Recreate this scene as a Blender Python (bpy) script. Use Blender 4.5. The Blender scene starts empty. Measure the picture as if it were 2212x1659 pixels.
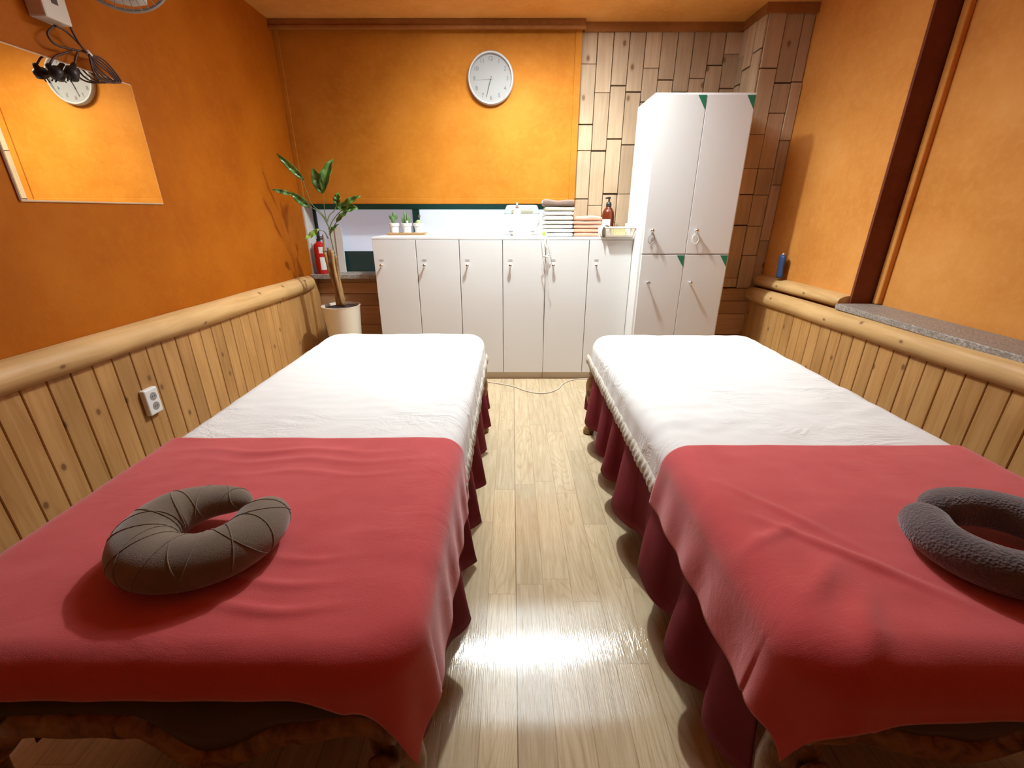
import bpy, bmesh, math, random
from mathutils import Vector, Matrix, noise

PI = math.pi
S = bpy.context.scene
C = S.collection
random.seed(7)

# ------------------------------------------------------------------ camera
FPX, CX, CY, CAM_H = 938.0, 1106.0, 829.5, 1.25
PITCH = math.radians(21.6)
SP, CP = math.sin(PITCH), math.cos(PITCH)
cam_d = bpy.data.cameras.new('camera')
cam = bpy.data.objects.new('camera', cam_d)
C.objects.link(cam)
cam.location = (0, 0, CAM_H)
cam.rotation_euler = (PI / 2 - PITCH, 0, 0)
cam_d.sensor_fit = 'HORIZONTAL'
cam_d.sensor_width = 36.0
cam_d.lens = 36.0 * FPX / 2212.0
cam_d.clip_start = 0.02
S.camera = cam

# ------------------------------------------------------------------ world, exposure
S.view_settings.view_transform = 'Standard'
S.view_settings.look = 'None'
S.view_settings.gamma = 1.0
S.view_settings.use_curve_mapping = False
S.view_settings.exposure = 0.42
W = bpy.data.worlds.new('world')
S.world = W
W.use_nodes = True
W.node_tree.nodes['Background'].inputs[0].default_value = (0.02, 0.022, 0.03, 1)
W.node_tree.nodes['Background'].inputs[1].default_value = 0.3
try:
    S.cycles.use_denoising = True
    S.cycles.max_bounces = 10
    S.cycles.diffuse_bounces = 6
    S.cycles.sample_clamp_indirect = 6.0
    S.cycles.blur_glossy = 0.5
except Exception:
    pass

# ------------------------------------------------------------------ room lights (lamp inside the ceiling well, added fill behind the viewer)
LAMP = (0.15, 2.81, 2.50)
LAMP_W = 52.0
FILL_W = 1.2


def add_light(name, kind, loc, energy, color, **kw):
    d = bpy.data.lights.new(name, kind)
    d.energy = energy
    d.color = color
    for k, v in kw.items():
        setattr(d, k, v)
    o = bpy.data.objects.new(name, d)
    o.location = loc
    C.objects.link(o)
    return o


lamp_light = add_light('lamp_light', 'SPOT', (LAMP[0], LAMP[1], LAMP[2] - 0.03), LAMP_W * 4, (0.86, 0.97, 1.0),
                       shadow_soft_size=0.045, spot_size=math.radians(157), spot_blend=1.0)
fill_light = add_light('added_fill_light', 'POINT', (0.2, -0.9, 2.3), FILL_W, (1.0, 0.86, 0.72), shadow_soft_size=0.12)  # added fill behind the viewer, no fixture belongs to it


# ------------------------------------------------------------------ helpers
def ray(px, py):
    r = (px - CX) / FPX
    d = (py - CY) / FPX
    return Vector((r, CP - SP * d, -(SP + CP * d)))


def at(px, py, Y):
    v = ray(px, py)
    return Vector((0, 0, CAM_H)) + v * (Y / v.y)


def at_x(px, py, X):
    v = ray(px, py)
    return Vector((0, 0, CAM_H)) + v * (X / v.x)


def at_z(px, py, Z):
    v = ray(px, py)
    return Vector((0, 0, CAM_H)) + v * ((Z - CAM_H) / v.z)


def tag(o, label=None, cat=None, group=None, kind=None):
    if label: o['label'] = label
    if cat: o['category'] = cat
    if group: o['group'] = group
    if kind: o['kind'] = kind
    return o


def empty(name, loc, label, cat, group=None, rz=0):
    o = bpy.data.objects.new(name, None)
    o.empty_display_size = 0.05
    o.location = loc
    o.rotation_euler = (0, 0, rz)
    C.objects.link(o)
    return tag(o, label, cat, group)


def obj(name, bm, m, parent=None, smooth=False, origin=None):
    """link one bmesh (world coordinates unless parent is given in local ones) as one mesh object"""
    me = bpy.data.meshes.new(name)
    bmesh.ops.recalc_face_normals(bm, faces=bm.faces)
    bm.to_mesh(me)
    bm.free()
    if isinstance(m, (list, tuple)):
        for k in m: me.materials.append(k)
    else:
        me.materials.append(m)
    if smooth:
        for p in me.polygons: p.use_smooth = True
    o = bpy.data.objects.new(name, me)
    C.objects.link(o)
    if parent: o.parent = parent
    return o


def smooth_by_angle(o, deg=35):
    me = o.data
    for p in me.polygons: p.use_smooth = True
    bm = bmesh.new(); bm.from_mesh(me)
    for e in bm.edges:
        if len(e.link_faces) == 2 and e.calc_face_angle(0) > math.radians(deg):
            e.smooth = False
    bm.to_mesh(me); bm.free()
    return o


def struct(name, bm, m, parent=None, smooth=False):
    o = obj(name, bm, m, parent, smooth)
    if parent is None: o['kind'] = 'structure'
    return o


def NB(): return bmesh.new()


def box(bm, x0, x1, y0, y1, z0, z1, bev=0.0, seg=2, mat=0, M=None):
    r = bmesh.ops.create_cube(bm, size=1.0)
    vs = r['verts']
    for v in vs:
        v.co = Vector(((x0 + x1) / 2 + v.co.x * (x1 - x0), (y0 + y1) / 2 + v.co.y * (y1 - y0), (z0 + z1) / 2 + v.co.z * (z1 - z0)))
    if M is not None:
        for v in vs: v.co = M @ v.co
    fs = set()
    for v in vs:
        for f in v.link_faces: fs.add(f)
    for f in fs: f.material_index = mat
    if bev > 0:
        es = set()
        for v in vs:
            for e in v.link_edges: es.add(e)
        bmesh.ops.bevel(bm, geom=list(es), offset=bev, segments=seg, affect='EDGES', profile=0.5)


def prism(bm, pts, ext, mat=0):
    """closed polygon pts (3d) extruded by vector ext"""
    ext = Vector(ext)
    a = [bm.verts.new(Vector(p)) for p in pts]
    b = [bm.verts.new(Vector(p) + ext) for p in pts]
    n = len(pts)
    fs = [bm.faces.new(a), bm.faces.new(b[::-1])]
    for i in range(n):
        fs.append(bm.faces.new([a[i], b[i], b[(i + 1) % n], a[(i + 1) % n]]))
    for f in fs: f.material_index = mat


def lathe(bm, prof, loc=(0, 0, 0), n=32, M=None, mat=0, caps=True, sx=1, sy=1):
    """prof: list of (r, z)"""
    rings = []
    loc = Vector(loc)
    for r, z in prof:
        ring = []
        for i in range(n):
            t = 2 * PI * i / n
            p = Vector((r * math.cos(t) * sx, r * math.sin(t) * sy, z))
            if M is not None: p = M @ p
            ring.append(bm.verts.new(p + loc))
        rings.append(ring)
    for a, b in zip(rings[:-1], rings[1:]):
        for i in range(n):
            f = bm.faces.new([a[i], a[(i + 1) % n], b[(i + 1) % n], b[i]])
            f.material_index = mat
    if caps:
        for ring in (rings[0], rings[-1]):
            try:
                f = bm.faces.new(ring); f.material_index = mat
            except Exception: pass


def catmull(pts, k=6, closed=False):
    P = [Vector(p) for p in pts]
    out = []
    n = len(P)
    rng = range(n) if closed else range(n - 1)
    for i in rng:
        if closed:
            p0, p1, p2, p3 = P[(i - 1) % n], P[i], P[(i + 1) % n], P[(i + 2) % n]
        else:
            p0 = P[i - 1] if i > 0 else P[0] * 2 - P[1]
            p1, p2 = P[i], P[i + 1]
            p3 = P[i + 2] if i + 2 < n else P[-1] * 2 - P[-2]
        for j in range(k):
            t = j / k
            out.append(0.5 * ((2 * p1) + (p2 - p0) * t + (2 * p0 - 5 * p1 + 4 * p2 - p3) * t * t + (3 * p1 - p0 - 3 * p2 + p3) * t ** 3))
    if not closed: out.append(P[-1].copy())
    return out


def tube(bm, pts, rad, n=8, closed=False, mat=0, flat=None):
    P = [Vector(p) for p in pts]
    m = len(P)
    if not isinstance(rad, (list, tuple)): rad = [rad] * m
    rings = []
    up = None
    for i in range(m):
        if closed: t = P[(i + 1) % m] - P[(i - 1) % m]
        else: t = P[min(i + 1, m - 1)] - P[max(i - 1, 0)]
        if t.length < 1e-9: t = Vector((0, 0, 1))
        t.normalize()
        if up is None:
            up = Vector((0, 0, 1)) if abs(t.z) < 0.9 else Vector((1, 0, 0))
        side = t.cross(up)
        if side.length < 1e-6: side = t.cross(Vector((0, 1, 0)))
        side.normalize()
        up = side.cross(t).normalized()
        ring = []
        for k in range(n):
            a = 2 * PI * k / n
            u, w = math.cos(a), math.sin(a)
            if flat: w *= flat
            ring.append(bm.verts.new(P[i] + (side * u + up * w) * rad[i]))
        rings.append(ring)
    last = m if closed else m - 1
    for i in range(last):
        a, b = rings[i], rings[(i + 1) % m]
        for k in range(n):
            f = bm.faces.new([a[k], a[(k + 1) % n], b[(k + 1) % n], b[k]])
            f.material_index = mat
    if not closed:
        for r in (rings[0], rings[-1]):
            try:
                f = bm.faces.new(r); f.material_index = mat
            except Exception: pass


def text_into(bm, s, size, M, ext=0.0004, mat=0):
    cu = bpy.data.curves.new('t', 'FONT')
    cu.body = s; cu.size = size; cu.extrude = ext
    cu.align_x = 'CENTER'; cu.align_y = 'CENTER'
    o = bpy.data.objects.new('t', cu)
    C.objects.link(o)
    bpy.context.view_layer.update()
    dg = bpy.context.evaluated_depsgraph_get()
    me = bpy.data.meshes.new_from_object(o.evaluated_get(dg))
    me.transform(M)
    n0 = len(bm.faces)
    bm.from_mesh(me)
    bm.faces.ensure_lookup_table()
    for f in bm.faces[n0:]: f.material_index = mat
    bpy.data.objects.remove(o); bpy.data.curves.remove(cu); bpy.data.meshes.remove(me)


def dup(root, loc=None, label=None, group=None, rz=None):
    r = root.copy(); C.objects.link(r)
    if loc is not None: r.location = loc
    if rz is not None: r.rotation_euler = (0, 0, rz)
    if label: r['label'] = label
    if group: r['group'] = group
    for ch in list(root.children):
        c = ch.copy(); C.objects.link(c); c.parent = r
        for g in list(ch.children):
            d = g.copy(); C.objects.link(d); d.parent = c
    return r


# ------------------------------------------------------------------ materials
class Mt:
    def __init__(s, name, rough=0.6, color=(0.8, 0.8, 0.8), metal=0.0, spec=0.5, coord='Object'):
        s.m = bpy.data.materials.new(name)
        s.m.use_nodes = True
        s.nt = s.m.node_tree
        s.b = s.nt.nodes['Principled BSDF']
        s.b.inputs['Base Color'].default_value = (*color, 1)
        s.b.inputs['Roughness'].default_value = rough
        s.b.inputs['Metallic'].default_value = metal
        s.b.inputs['Specular IOR Level'].default_value = spec
        s.tc = s.nt.nodes.new('ShaderNodeTexCoord')
        s.co = s.tc.outputs[coord]
    def n(s, t, **kw):
        nd = s.nt.nodes.new(t)
        for k, v in kw.items(): setattr(nd, k, v)
        return nd
    def l(s, a, b): s.nt.links.new(a, b)
    def mapping(s, scale=(1, 1, 1), loc=(0, 0, 0), rot=(0, 0, 0), src=None):
        m = s.n('ShaderNodeMapping')
        m.inputs['Scale'].default_value = scale
        m.inputs['Location'].default_value = loc
        m.inputs['Rotation'].default_value = rot
        s.l(src or s.co, m.inputs[0])
        return m.outputs[0]
    def noise(s, scale, detail=3, rough=0.55, vec=None, dist=0.0):
        nd = s.n('ShaderNodeTexNoise')
        nd.inputs['Scale'].default_value = scale
        nd.inputs['Detail'].default_value = detail
        nd.inputs['Roughness'].default_value = rough
        nd.inputs['Distortion'].default_value = dist
        s.l(vec or s.co, nd.inputs['Vector'])
        return nd.outputs[0]
    def ramp(s, fac, stops):
        r = s.n('ShaderNodeValToRGB')
        el = r.color_ramp.elements
        while len(el) > 1: el.remove(el[-1])
        el[0].position = stops[0][0]; el[0].color = (*stops[0][1], 1)
        for p, c in stops[1:]:
            e = el.new(p); e.color = (*c, 1)
        s.l(fac, r.inputs[0])
        return r.outputs[0]
    def mix(s, fac, a, b, blend='MIX'):
        m = s.n('ShaderNodeMix', data_type='RGBA', blend_type=blend)
        for sock, v in ((m.inputs[0], fac), (m.inputs[6], a), (m.inputs[7], b)):
            if isinstance(v, (int, float)): sock.default_value = v
            elif isinstance(v, tuple): sock.default_value = (*v, 1)
            else: s.l(v, sock)
        return m.outputs[2]
    def math(s, op, a, b=None, c=None):
        m = s.n('ShaderNodeMath', operation=op)
        for i, v in enumerate((a, b, c)):
            if v is None: continue
            if isinstance(v, (int, float)): m.inputs[i].default_value = v
            else: s.l(v, m.inputs[i])
        return m.outputs[0]
    def bump(s, h, strength=0.3, dist=0.01):
        b = s.n('ShaderNodeBump')
        b.inputs['Strength'].default_value = strength
        b.inputs['Distance'].default_value = dist
        s.l(h, b.inputs['Height'])
        s.l(b.outputs[0], s.b.inputs['Normal'])
    def col(s, c): s.l(c, s.b.inputs['Base Color'])


def paint(name, c, dark, light, rough=0.5):
    m = Mt(name, 0.65, spec=0.12)
    n1 = m.noise(2.2, 5, 0.62)
    n2 = m.noise(28, 3, 0.6)
    c1 = m.ramp(n1, [(0.3, dark), (0.55, c), (0.8, light)])
    c2 = m.mix(m.ramp(n2, [(0.45, (0, 0, 0)), (0.75, (0.35, 0.35, 0.35))]), c1, light)
    m.col(c2)
    m.bump(m.noise(60, 4, 0.6), 0.25, 0.004)
    return m.m


def wood(name, c_lo, c_hi, axis='Z', knots=True, rough=0.5, tone=0.35, island=True, knot_scale=5.0, grain=1.0, plane='X'):
    """pine: grain along axis, tone per board (mesh island), knots"""
    m = Mt(name, rough, spec=0.3)
    sc = {'X': (0.6, 9, 9), 'Y': (9, 0.6, 9), 'Z': (9, 9, 0.6)}[axis]
    off = None
    if island:
        g = m.n('ShaderNodeNewGeometry')
        rnd = g.outputs['Random Per Island']
        va = m.n('ShaderNodeVectorMath', operation='ADD')
        cmb = m.n('ShaderNodeCombineXYZ')
        mm = m.math('MULTIPLY', rnd, 37.0)
        m.l(mm, cmb.inputs[0]); m.l(mm, cmb.inputs[1]); m.l(mm, cmb.inputs[2])
        m.l(m.co, va.inputs[0]); m.l(cmb.outputs[0], va.inputs[1])
        src = va.outputs[0]
    else:
        src = m.co
    v = m.mapping(sc, src=src)
    g1 = m.noise(3.0 * grain, 5, 0.6, v, 1.2)
    base = m.ramp(g1, [(0.3, c_lo), (0.62, c_hi)])
    g2 = m.noise(2.5, 2, 0.5, src)
    dk = tuple(x * 0.62 for x in c_lo)
    base = m.mix(m.ramp(g2, [(0.42, (0, 0, 0)), (0.8, (0.55, 0.55, 0.55))]), base, dk)
    if island:
        t = m.ramp(rnd, [(0, (1 - tone,) * 3), (1, (1, 1, 1))])
        base = m.mix(1.0, base, t, 'MULTIPLY')
    if knots:
        sp = m.n('ShaderNodeSeparateXYZ'); m.l(src, sp.inputs[0])
        cb = m.n('ShaderNodeCombineXYZ')
        ij = [i for i in range(3) if i != 'XYZ'.index(plane)]
        for q, i in enumerate(ij):
            m.l(m.math('MULTIPLY', sp.outputs[i], 0.65 if 'XYZ'[i] == axis else 1.0), cb.inputs[q])
        vo = m.n('ShaderNodeTexVoronoi', voronoi_dimensions='2D')
        vo.inputs['Scale'].default_value = knot_scale
        m.l(cb.outputs[0], vo.inputs['Vector'])
        k = m.ramp(vo.outputs['Distance'], [(0.030, (0.85, 0.85, 0.85)), (0.045, (0.22, 0.22, 0.22)), (0.08, (0, 0, 0))])
        base = m.mix(k, base, (0.16, 0.07, 0.025))
    m.col(base)
    m.bump(g1, 0.12, 0.004)
    return m.m


def fabric(name, c, dark=None, rough=0.85, scale=900, big=5.0, bump=0.25, sheen=0.3, big_amt=0.5, wrinkle=0.0):
    m = Mt(name, rough, spec=0.2)
    dark = dark or tuple(x * 0.75 for x in c)
    n1 = m.noise(big, 5, 0.6)
    m.col(m.mix(m.ramp(n1, [(0.35, (0, 0, 0)), (0.7, (big_amt,) * 3)]), c, dark))
    m.b.inputs['Sheen Weight'].default_value = sheen
    m.b.inputs['Sheen Roughness'].default_value = 0.5
    h = m.noise(scale, 2, 0.5)
    if wrinkle > 0:
        w1 = m.noise(3.2, 5, 0.62, m.mapping((1.0, 2.6, 2.0), rot=(0, 0, 0.35)), 1.6)
        w1 = m.math('ABSOLUTE', m.math('SUBTRACT', w1, 0.5))
        msk = m.ramp(m.noise(2.1, 2, 0.5), [(0.42, (0, 0, 0)), (0.62, (1, 1, 1))])
        w1 = m.math('MULTIPLY', w1, m.math('MULTIPLY', msk, wrinkle * 6.0))
        h = m.math('ADD', m.math('MULTIPLY', h, bump), w1)
        m.bump(h, 1.0, 0.004)
        return m.m
    m.bump(h, bump, 0.002)
    return m.m


M = {}
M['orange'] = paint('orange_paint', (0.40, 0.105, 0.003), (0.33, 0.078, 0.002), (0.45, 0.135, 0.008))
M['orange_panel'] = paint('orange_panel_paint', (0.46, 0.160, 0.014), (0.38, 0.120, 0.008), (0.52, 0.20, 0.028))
M['orange_lit'] = paint('orange_paint_lit', (0.66, 0.275, 0.060), (0.56, 0.21, 0.038), (0.74, 0.35, 0.10))  # same orange paint, lightened to carry the brighter light and glare there
M['ceiling'] = paint('ceiling_paint', (0.62, 0.27, 0.06), (0.52, 0.20, 0.035), (0.70, 0.34, 0.10))
M['cornice'] = paint('brown_cornice_paint', (0.30, 0.115, 0.03), (0.22, 0.08, 0.02), (0.38, 0.16, 0.05))
M['jamb_shade'] = paint('shaded_jamb_brown', (0.17, 0.045, 0.02), (0.13, 0.033, 0.015), (0.22, 0.065, 0.03))  # dark brown stands in for the shade on the reveal face
M['plank'] = wood('pine_plank', (0.45, 0.215, 0.062), (0.60, 0.325, 0.115), 'Z', knot_scale=4.5, tone=0.13)
M['log'] = wood('pine_log', (0.56, 0.32, 0.115), (0.70, 0.44, 0.19), 'Y', island=False, knot_scale=6.0)
M['block'] = wood('wood_block', (0.46, 0.31, 0.185), (0.58, 0.41, 0.255), 'Z', knot_scale=3.5, tone=0.22, rough=0.65, plane='Y')
M['lowpanel'] = wood('reddish_panel', (0.46, 0.25, 0.13), (0.58, 0.34, 0.18), 'X', knot_scale=3.0, tone=0.2, rough=0.6, plane='Y')
M['gap'] = Mt('dark_gap', 0.9, (0.05, 0.028, 0.015)).m
M['white_plaster'] = Mt('white_plaster', 0.7, (0.62, 0.60, 0.55)).m


def m_floor():
    m = Mt('laminate_floor', 0.22)
    sep = m.n('ShaderNodeSeparateXYZ'); m.l(m.co, sep.inputs[0])
    x, y = sep.outputs[0], sep.outputs[1]
    SW, SX = 0.098, 0.0147
    xs = m.math('DIVIDE', m.math('SUBTRACT', x, SX), SW)
    xi = m.math('FLOOR', xs)
    xf = m.math('FRACT', xs)
    wn = m.n('ShaderNodeTexWhiteNoise', noise_dimensions='1D'); m.l(xi, wn.inputs['W'])
    ys = m.math('ADD', m.math('DIVIDE', y, 0.62), m.math('MULTIPLY', wn.outputs[0], 7.0))
    yi = m.math('FLOOR', ys); yf = m.math('FRACT', ys)
    cmb = m.n('ShaderNodeCombineXYZ'); m.l(xi, cmb.inputs[0]); m.l(yi, cmb.inputs[1])
    wn2 = m.n('ShaderNodeTexWhiteNoise', noise_dimensions='2D'); m.l(cmb.outputs[0], wn2.inputs['Vector'])
    tone = wn2.outputs[0]
    # grain, offset per board
    off = m.n('ShaderNodeCombineXYZ')
    m.l(m.math('MULTIPLY', tone, 13.0), off.inputs[0]); m.l(m.math('MULTIPLY', tone, 29.0), off.inputs[1])
    va = m.n('ShaderNodeVectorMath', operation='ADD'); m.l(m.co, va.inputs[0]); m.l(off.outputs[0], va.inputs[1])
    v1 = m.mapping((14, 1.1, 1), src=va.outputs[0])
    gr = m.noise(4.0, 6, 0.62, v1, 0.8)
    v2 = m.mapping((90, 2.2, 1), src=va.outputs[0])
    fine = m.noise(3.0, 3, 0.7, v2)
    # cathedral rings
    v3 = m.mapping((8.5, 1.15, 1), src=va.outputs[0])
    wv = m.n('ShaderNodeTexNoise'); wv.inputs['Scale'].default_value = 1.0; wv.inputs['Detail'].default_value = 0.5
    m.l(v3, wv.inputs['Vector'])
    rings = m.math('FRACT', m.math('MULTIPLY', wv.outputs[0], 26.0))
    ringd = m.math('ABSOLUTE', m.math('SUBTRACT', rings, 0.5))
    rl = m.ramp(ringd, [(0.0, (0.75, 0.75, 0.75)), (0.16, (0.12, 0.12, 0.12)), (0.3, (0, 0, 0))])
    base = m.ramp(gr, [(0.3, (0.50, 0.37, 0.215)), (0.55, (0.61, 0.47, 0.295)), (0.75, (0.68, 0.54, 0.355))])
    base = m.mix(1.0, base, m.ramp(tone, [(0, (0.84, 0.84, 0.84)), (1, (1.05, 1.05, 1.05))]), 'MULTIPLY')
    base = m.mix(m.ramp(fine, [(0.5, (0, 0, 0)), (0.75, (0.35, 0.35, 0.35))]), base, (0.34, 0.21, 0.10))
    msk = m.math('GREATER_THAN', tone, 0.45)
    rlm = m.math('MULTIPLY', m.math('MULTIPLY', rl, msk), 0.32)
    base = m.mix(rlm, base, (0.26, 0.15, 0.06))
    # seams
    ex = m.math('MINIMUM', xf, m.math('SUBTRACT', 1.0, xf))
    ey = m.math('MINIMUM', yf, m.math('SUBTRACT', 1.0, yf))
    lx = m.math('LESS_THAN', ex, 0.011)
    ly = m.math('LESS_THAN', ey, 0.0022)
    ln = m.math('MAXIMUM', lx, m.math('MULTIPLY', ly, 0.7))
    base = m.mix(m.math('MULTIPLY', ln, 0.55), base, (0.22, 0.13, 0.06))
    seam = m.math('LESS_THAN', m.math('ABSOLUTE', m.math('SUBTRACT', x, SX)), 0.0014)
    base = m.mix(m.math('MULTIPLY', seam, 0.8), base, (0.10, 0.06, 0.03))
    m.col(base)
    h = m.math('ADD', m.math('MULTIPLY', fine, 0.8), m.math('MULTIPLY', gr, 0.5))
    h = m.math('SUBTRACT', h, m.math('MULTIPLY', ln, 0.4))
    m.bump(h, 0.6, 0.0012)
    m.b.inputs['Roughness'].default_value = 0.09
    m.b.inputs['Specular IOR Level'].default_value = 0.55
    return m.m


M['floor'] = m_floor()
M['red'] = fabric('red_blanket_cloth', (0.63, 0.088, 0.090), (0.54, 0.055, 0.052), scale=700, big=9, sheen=0.35, bump=0.15, wrinkle=0.14)
M['sheet'] = fabric('white_sheet_cloth', (0.80, 0.79, 0.76), (0.74, 0.73, 0.71), scale=800, big=4, sheen=0.1, bump=0.08, wrinkle=1.0)
M['burgundy'] = fabric('burgundy_velvet', (0.19, 0.022, 0.032), (0.11, 0.010, 0.015), rough=0.7, scale=300, sheen=0.0, big=6)
M['burgundy'].node_tree.nodes['Principled BSDF'].inputs['Specular IOR Level'].default_value = 0.06
M['lace'] = fabric('cream_lace', (0.60, 0.54, 0.44), (0.36, 0.30, 0.22), scale=260, big=60, bump=0.8)
M['apron'] = fabric('dark_olive_upholstery', (0.075, 0.045, 0.022), (0.05, 0.028, 0.014), rough=0.55, scale=350, sheen=0.1)


def m_gold():
    m = Mt('carved_gilded_wood', 0.42, metal=0.15)
    n1 = m.noise(24, 4, 0.6, dist=1.0)
    m.col(m.ramp(n1, [(0.30, (0.07, 0.03, 0.010)), (0.5, (0.24, 0.115, 0.032)), (0.72, (0.38, 0.21, 0.065))]))
    m.bump(n1, 0.5, 0.003)
    return m.m


M['gold'] = m_gold()


def m_stone():
    m = Mt('granite_sill', 0.5)
    n1 = m.noise(120, 4, 0.75)
    n2 = m.noise(18, 4, 0.7)
    c = m.ramp(n1, [(0.38, (0.17, 0.145, 0.12)), (0.5, (0.30, 0.26, 0.22)), (0.64, (0.50, 0.45, 0.40))])
    m.col(m.mix(m.ramp(n2, [(0.45, (0, 0, 0)), (0.75, (0.5, 0.5, 0.5))]), c, (0.22, 0.17, 0.12)))
    m.bump(n1, 0.4, 0.002)
    return m.m


M['stone'] = m_stone()
M['laminate'] = Mt('white_laminate', 0.28, (0.72, 0.70, 0.67), spec=0.5).m
M['laminate_edge'] = Mt('locker_carcass_white', 0.4, (0.74, 0.73, 0.70)).m
M['plinth'] = Mt('plinth_cream', 0.45, (0.60, 0.52, 0.40)).m
M['chrome'] = Mt('chrome', 0.12, (0.75, 0.75, 0.76), metal=1.0).m
M['steel_dark'] = Mt('dark_engraving', 0.5, (0.30, 0.28, 0.26)).m
M['plate'] = Mt('number_plate', 0.35, (0.66, 0.64, 0.60)).m
M['green_tri'] = Mt('green_sticker', 0.4, (0.02, 0.17, 0.09)).m
M['green_frame'] = Mt('green_window_frame', 0.4, (0.015, 0.15, 0.14)).m
M['dark_frame'] = Mt('dark_green_window_rail', 0.4, (0.012, 0.04, 0.038)).m
M['rubber'] = Mt('black_plastic', 0.45, (0.015, 0.012, 0.012)).m
M['white_plastic'] = Mt('white_plastic', 0.35, (0.78, 0.76, 0.72)).m
M['off_plastic'] = Mt('beige_fan_plastic', 0.4, (0.62, 0.55, 0.46)).m
M['cord_white'] = Mt('white_cord', 0.45, (0.75, 0.72, 0.66)).m
M['cord_brown'] = Mt('brown_cord', 0.5, (0.06, 0.018, 0.01)).m
M['extred'] = Mt('extinguisher_red', 0.25, (0.50, 0.015, 0.012)).m
M['blue'] = Mt('blue_grip', 0.5, (0.035, 0.065, 0.16)).m
M['lime'] = Mt('lime_plastic', 0.4, (0.45, 0.62, 0.06)).m
M['soil'] = Mt('dark_soil', 0.95, (0.035, 0.018, 0.014)).m
M['pot'] = Mt('cream_ceramic', 0.35, (0.80, 0.72, 0.58)).m
M['pot_white'] = Mt('white_ceramic', 0.5, (0.80, 0.78, 0.74)).m
M['cactus'] = Mt('cactus_green', 0.7, (0.10, 0.19, 0.055)).m
M['cactus_pale'] = Mt('pale_cactus', 0.7, (0.32, 0.38, 0.16)).m
M['tray'] = wood('bamboo_tray', (0.42, 0.24, 0.11), (0.56, 0.36, 0.18), 'X', knots=False, island=False)
M['cane'] = None
M['ink'] = Mt('clock_ink', 0.5, (0.10, 0.09, 0.085)).m
M['black'] = Mt('black_hand', 0.4, (0.01, 0.01, 0.012)).m
M['clockface'] = Mt('clock_face', 0.5, (0.26, 0.24, 0.22)).m
M['clock_case'] = Mt('clock_case_plastic', 0.4, (0.38, 0.355, 0.33)).m
M['mirror'] = Mt('mirror_glass', 0.01, (0.88, 0.80, 0.66), metal=1.0).m
M['mirror_edge'] = Mt('mirror_bevel', 0.15, (0.80, 0.68, 0.52), metal=0.4).m
M['yellow_box'] = Mt('yellow_card', 0.5, (0.75, 0.66, 0.30)).m
M['label_paper'] = Mt('label_paper', 0.6, (0.70, 0.66, 0.60)).m
M['grey_label'] = Mt('grey_label', 0.5, (0.42, 0.42, 0.42)).m


def m_cane():
    m = Mt('bark_cane', 0.75)
    n1 = m.noise(5, 5, 0.7, m.mapping((12, 12, 1.6)))
    m.col(m.ramp(n1, [(0.35, (0.13, 0.06, 0.02)), (0.6, (0.42, 0.24, 0.09)), (0.8, (0.55, 0.36, 0.16))]))
    m.bump(n1, 0.7, 0.004)
    return m.m


M['cane'] = m_cane()


def m_leaf():
    m = Mt('leaf_green', 0.32)
    n1 = m.noise(14, 3, 0.6)
    m.col(m.ramp(n1, [(0.35, (0.045, 0.12, 0.02)), (0.7, (0.13, 0.24, 0.04))]))
    m.b.inputs['Subsurface Weight'].default_value = 0.0
    return m.m


M['leaf'] = m_leaf()
M['leaf_pale'] = Mt('leaf_young', 0.35, (0.25, 0.38, 0.07)).m
M['stem'] = Mt('green_stem', 0.5, (0.12, 0.15, 0.04)).m


def m_clear(name, c, rough=0.05, trans=1.0, ior=1.45):
    m = Mt(name, rough, c)
    m.b.inputs['Transmission Weight'].default_value = trans
    m.b.inputs['IOR'].default_value = ior
    return m.m


M['clear'] = m_clear('clear_greenish_plastic', (0.93, 0.97, 0.86), 0.03, 1.0, 1.15)
M['amber'] = m_clear('amber_glass', (0.17, 0.03, 0.010), 0.08, 0.4)


def m_frost(name, c, tex=90.0, b=0.3, glow=0.1):
    m = Mt(name, 0.32, c)
    m.b.inputs['Emission Color'].default_value = (0.78, 0.86, 1.0, 1)
    m.b.inputs['Emission Strength'].default_value = glow
    m.b.inputs['Transmission Weight'].default_value = 0.08
    m.bump(m.noise(tex, 2, 0.5), b, 0.003)
    return m.m


M['frost'] = m_frost('frosted_glass', (0.66, 0.69, 0.80), 60, 0.1, 0.16)
M['rippled'] = m_frost('rippled_glass', (0.80, 0.86, 0.88), 140, 0.5, 0.5)


def m_emit(name, c, e):
    m = Mt(name, 0.5, c)
    m.b.inputs['Emission Color'].default_value = (*c, 1)
    m.b.inputs['Emission Strength'].default_value = e
    return m.m


M['lampglow'] = m_emit('lit_lamp', (0.92, 0.98, 1.0), 14.0)
M['panelglow'] = m_emit('lit_diffuser_panel', (0.86, 0.95, 1.0), 6.5)
M['well'] = Mt('white_well_paint', 0.6, (0.82, 0.80, 0.78)).m


def m_towel(name, c): return fabric(name, c, scale=500, big=30, bump=0.6, sheen=0.4)


M['t_white'] = m_towel('white_towel', (0.78, 0.76, 0.70))
M['t_cream'] = m_towel('cream_towel', (0.74, 0.68, 0.46))
M['t_brown'] = m_towel('brown_towel', (0.20, 0.125, 0.092))
M['t_salmon'] = m_towel('salmon_towel', (0.76, 0.34, 0.22))


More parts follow.
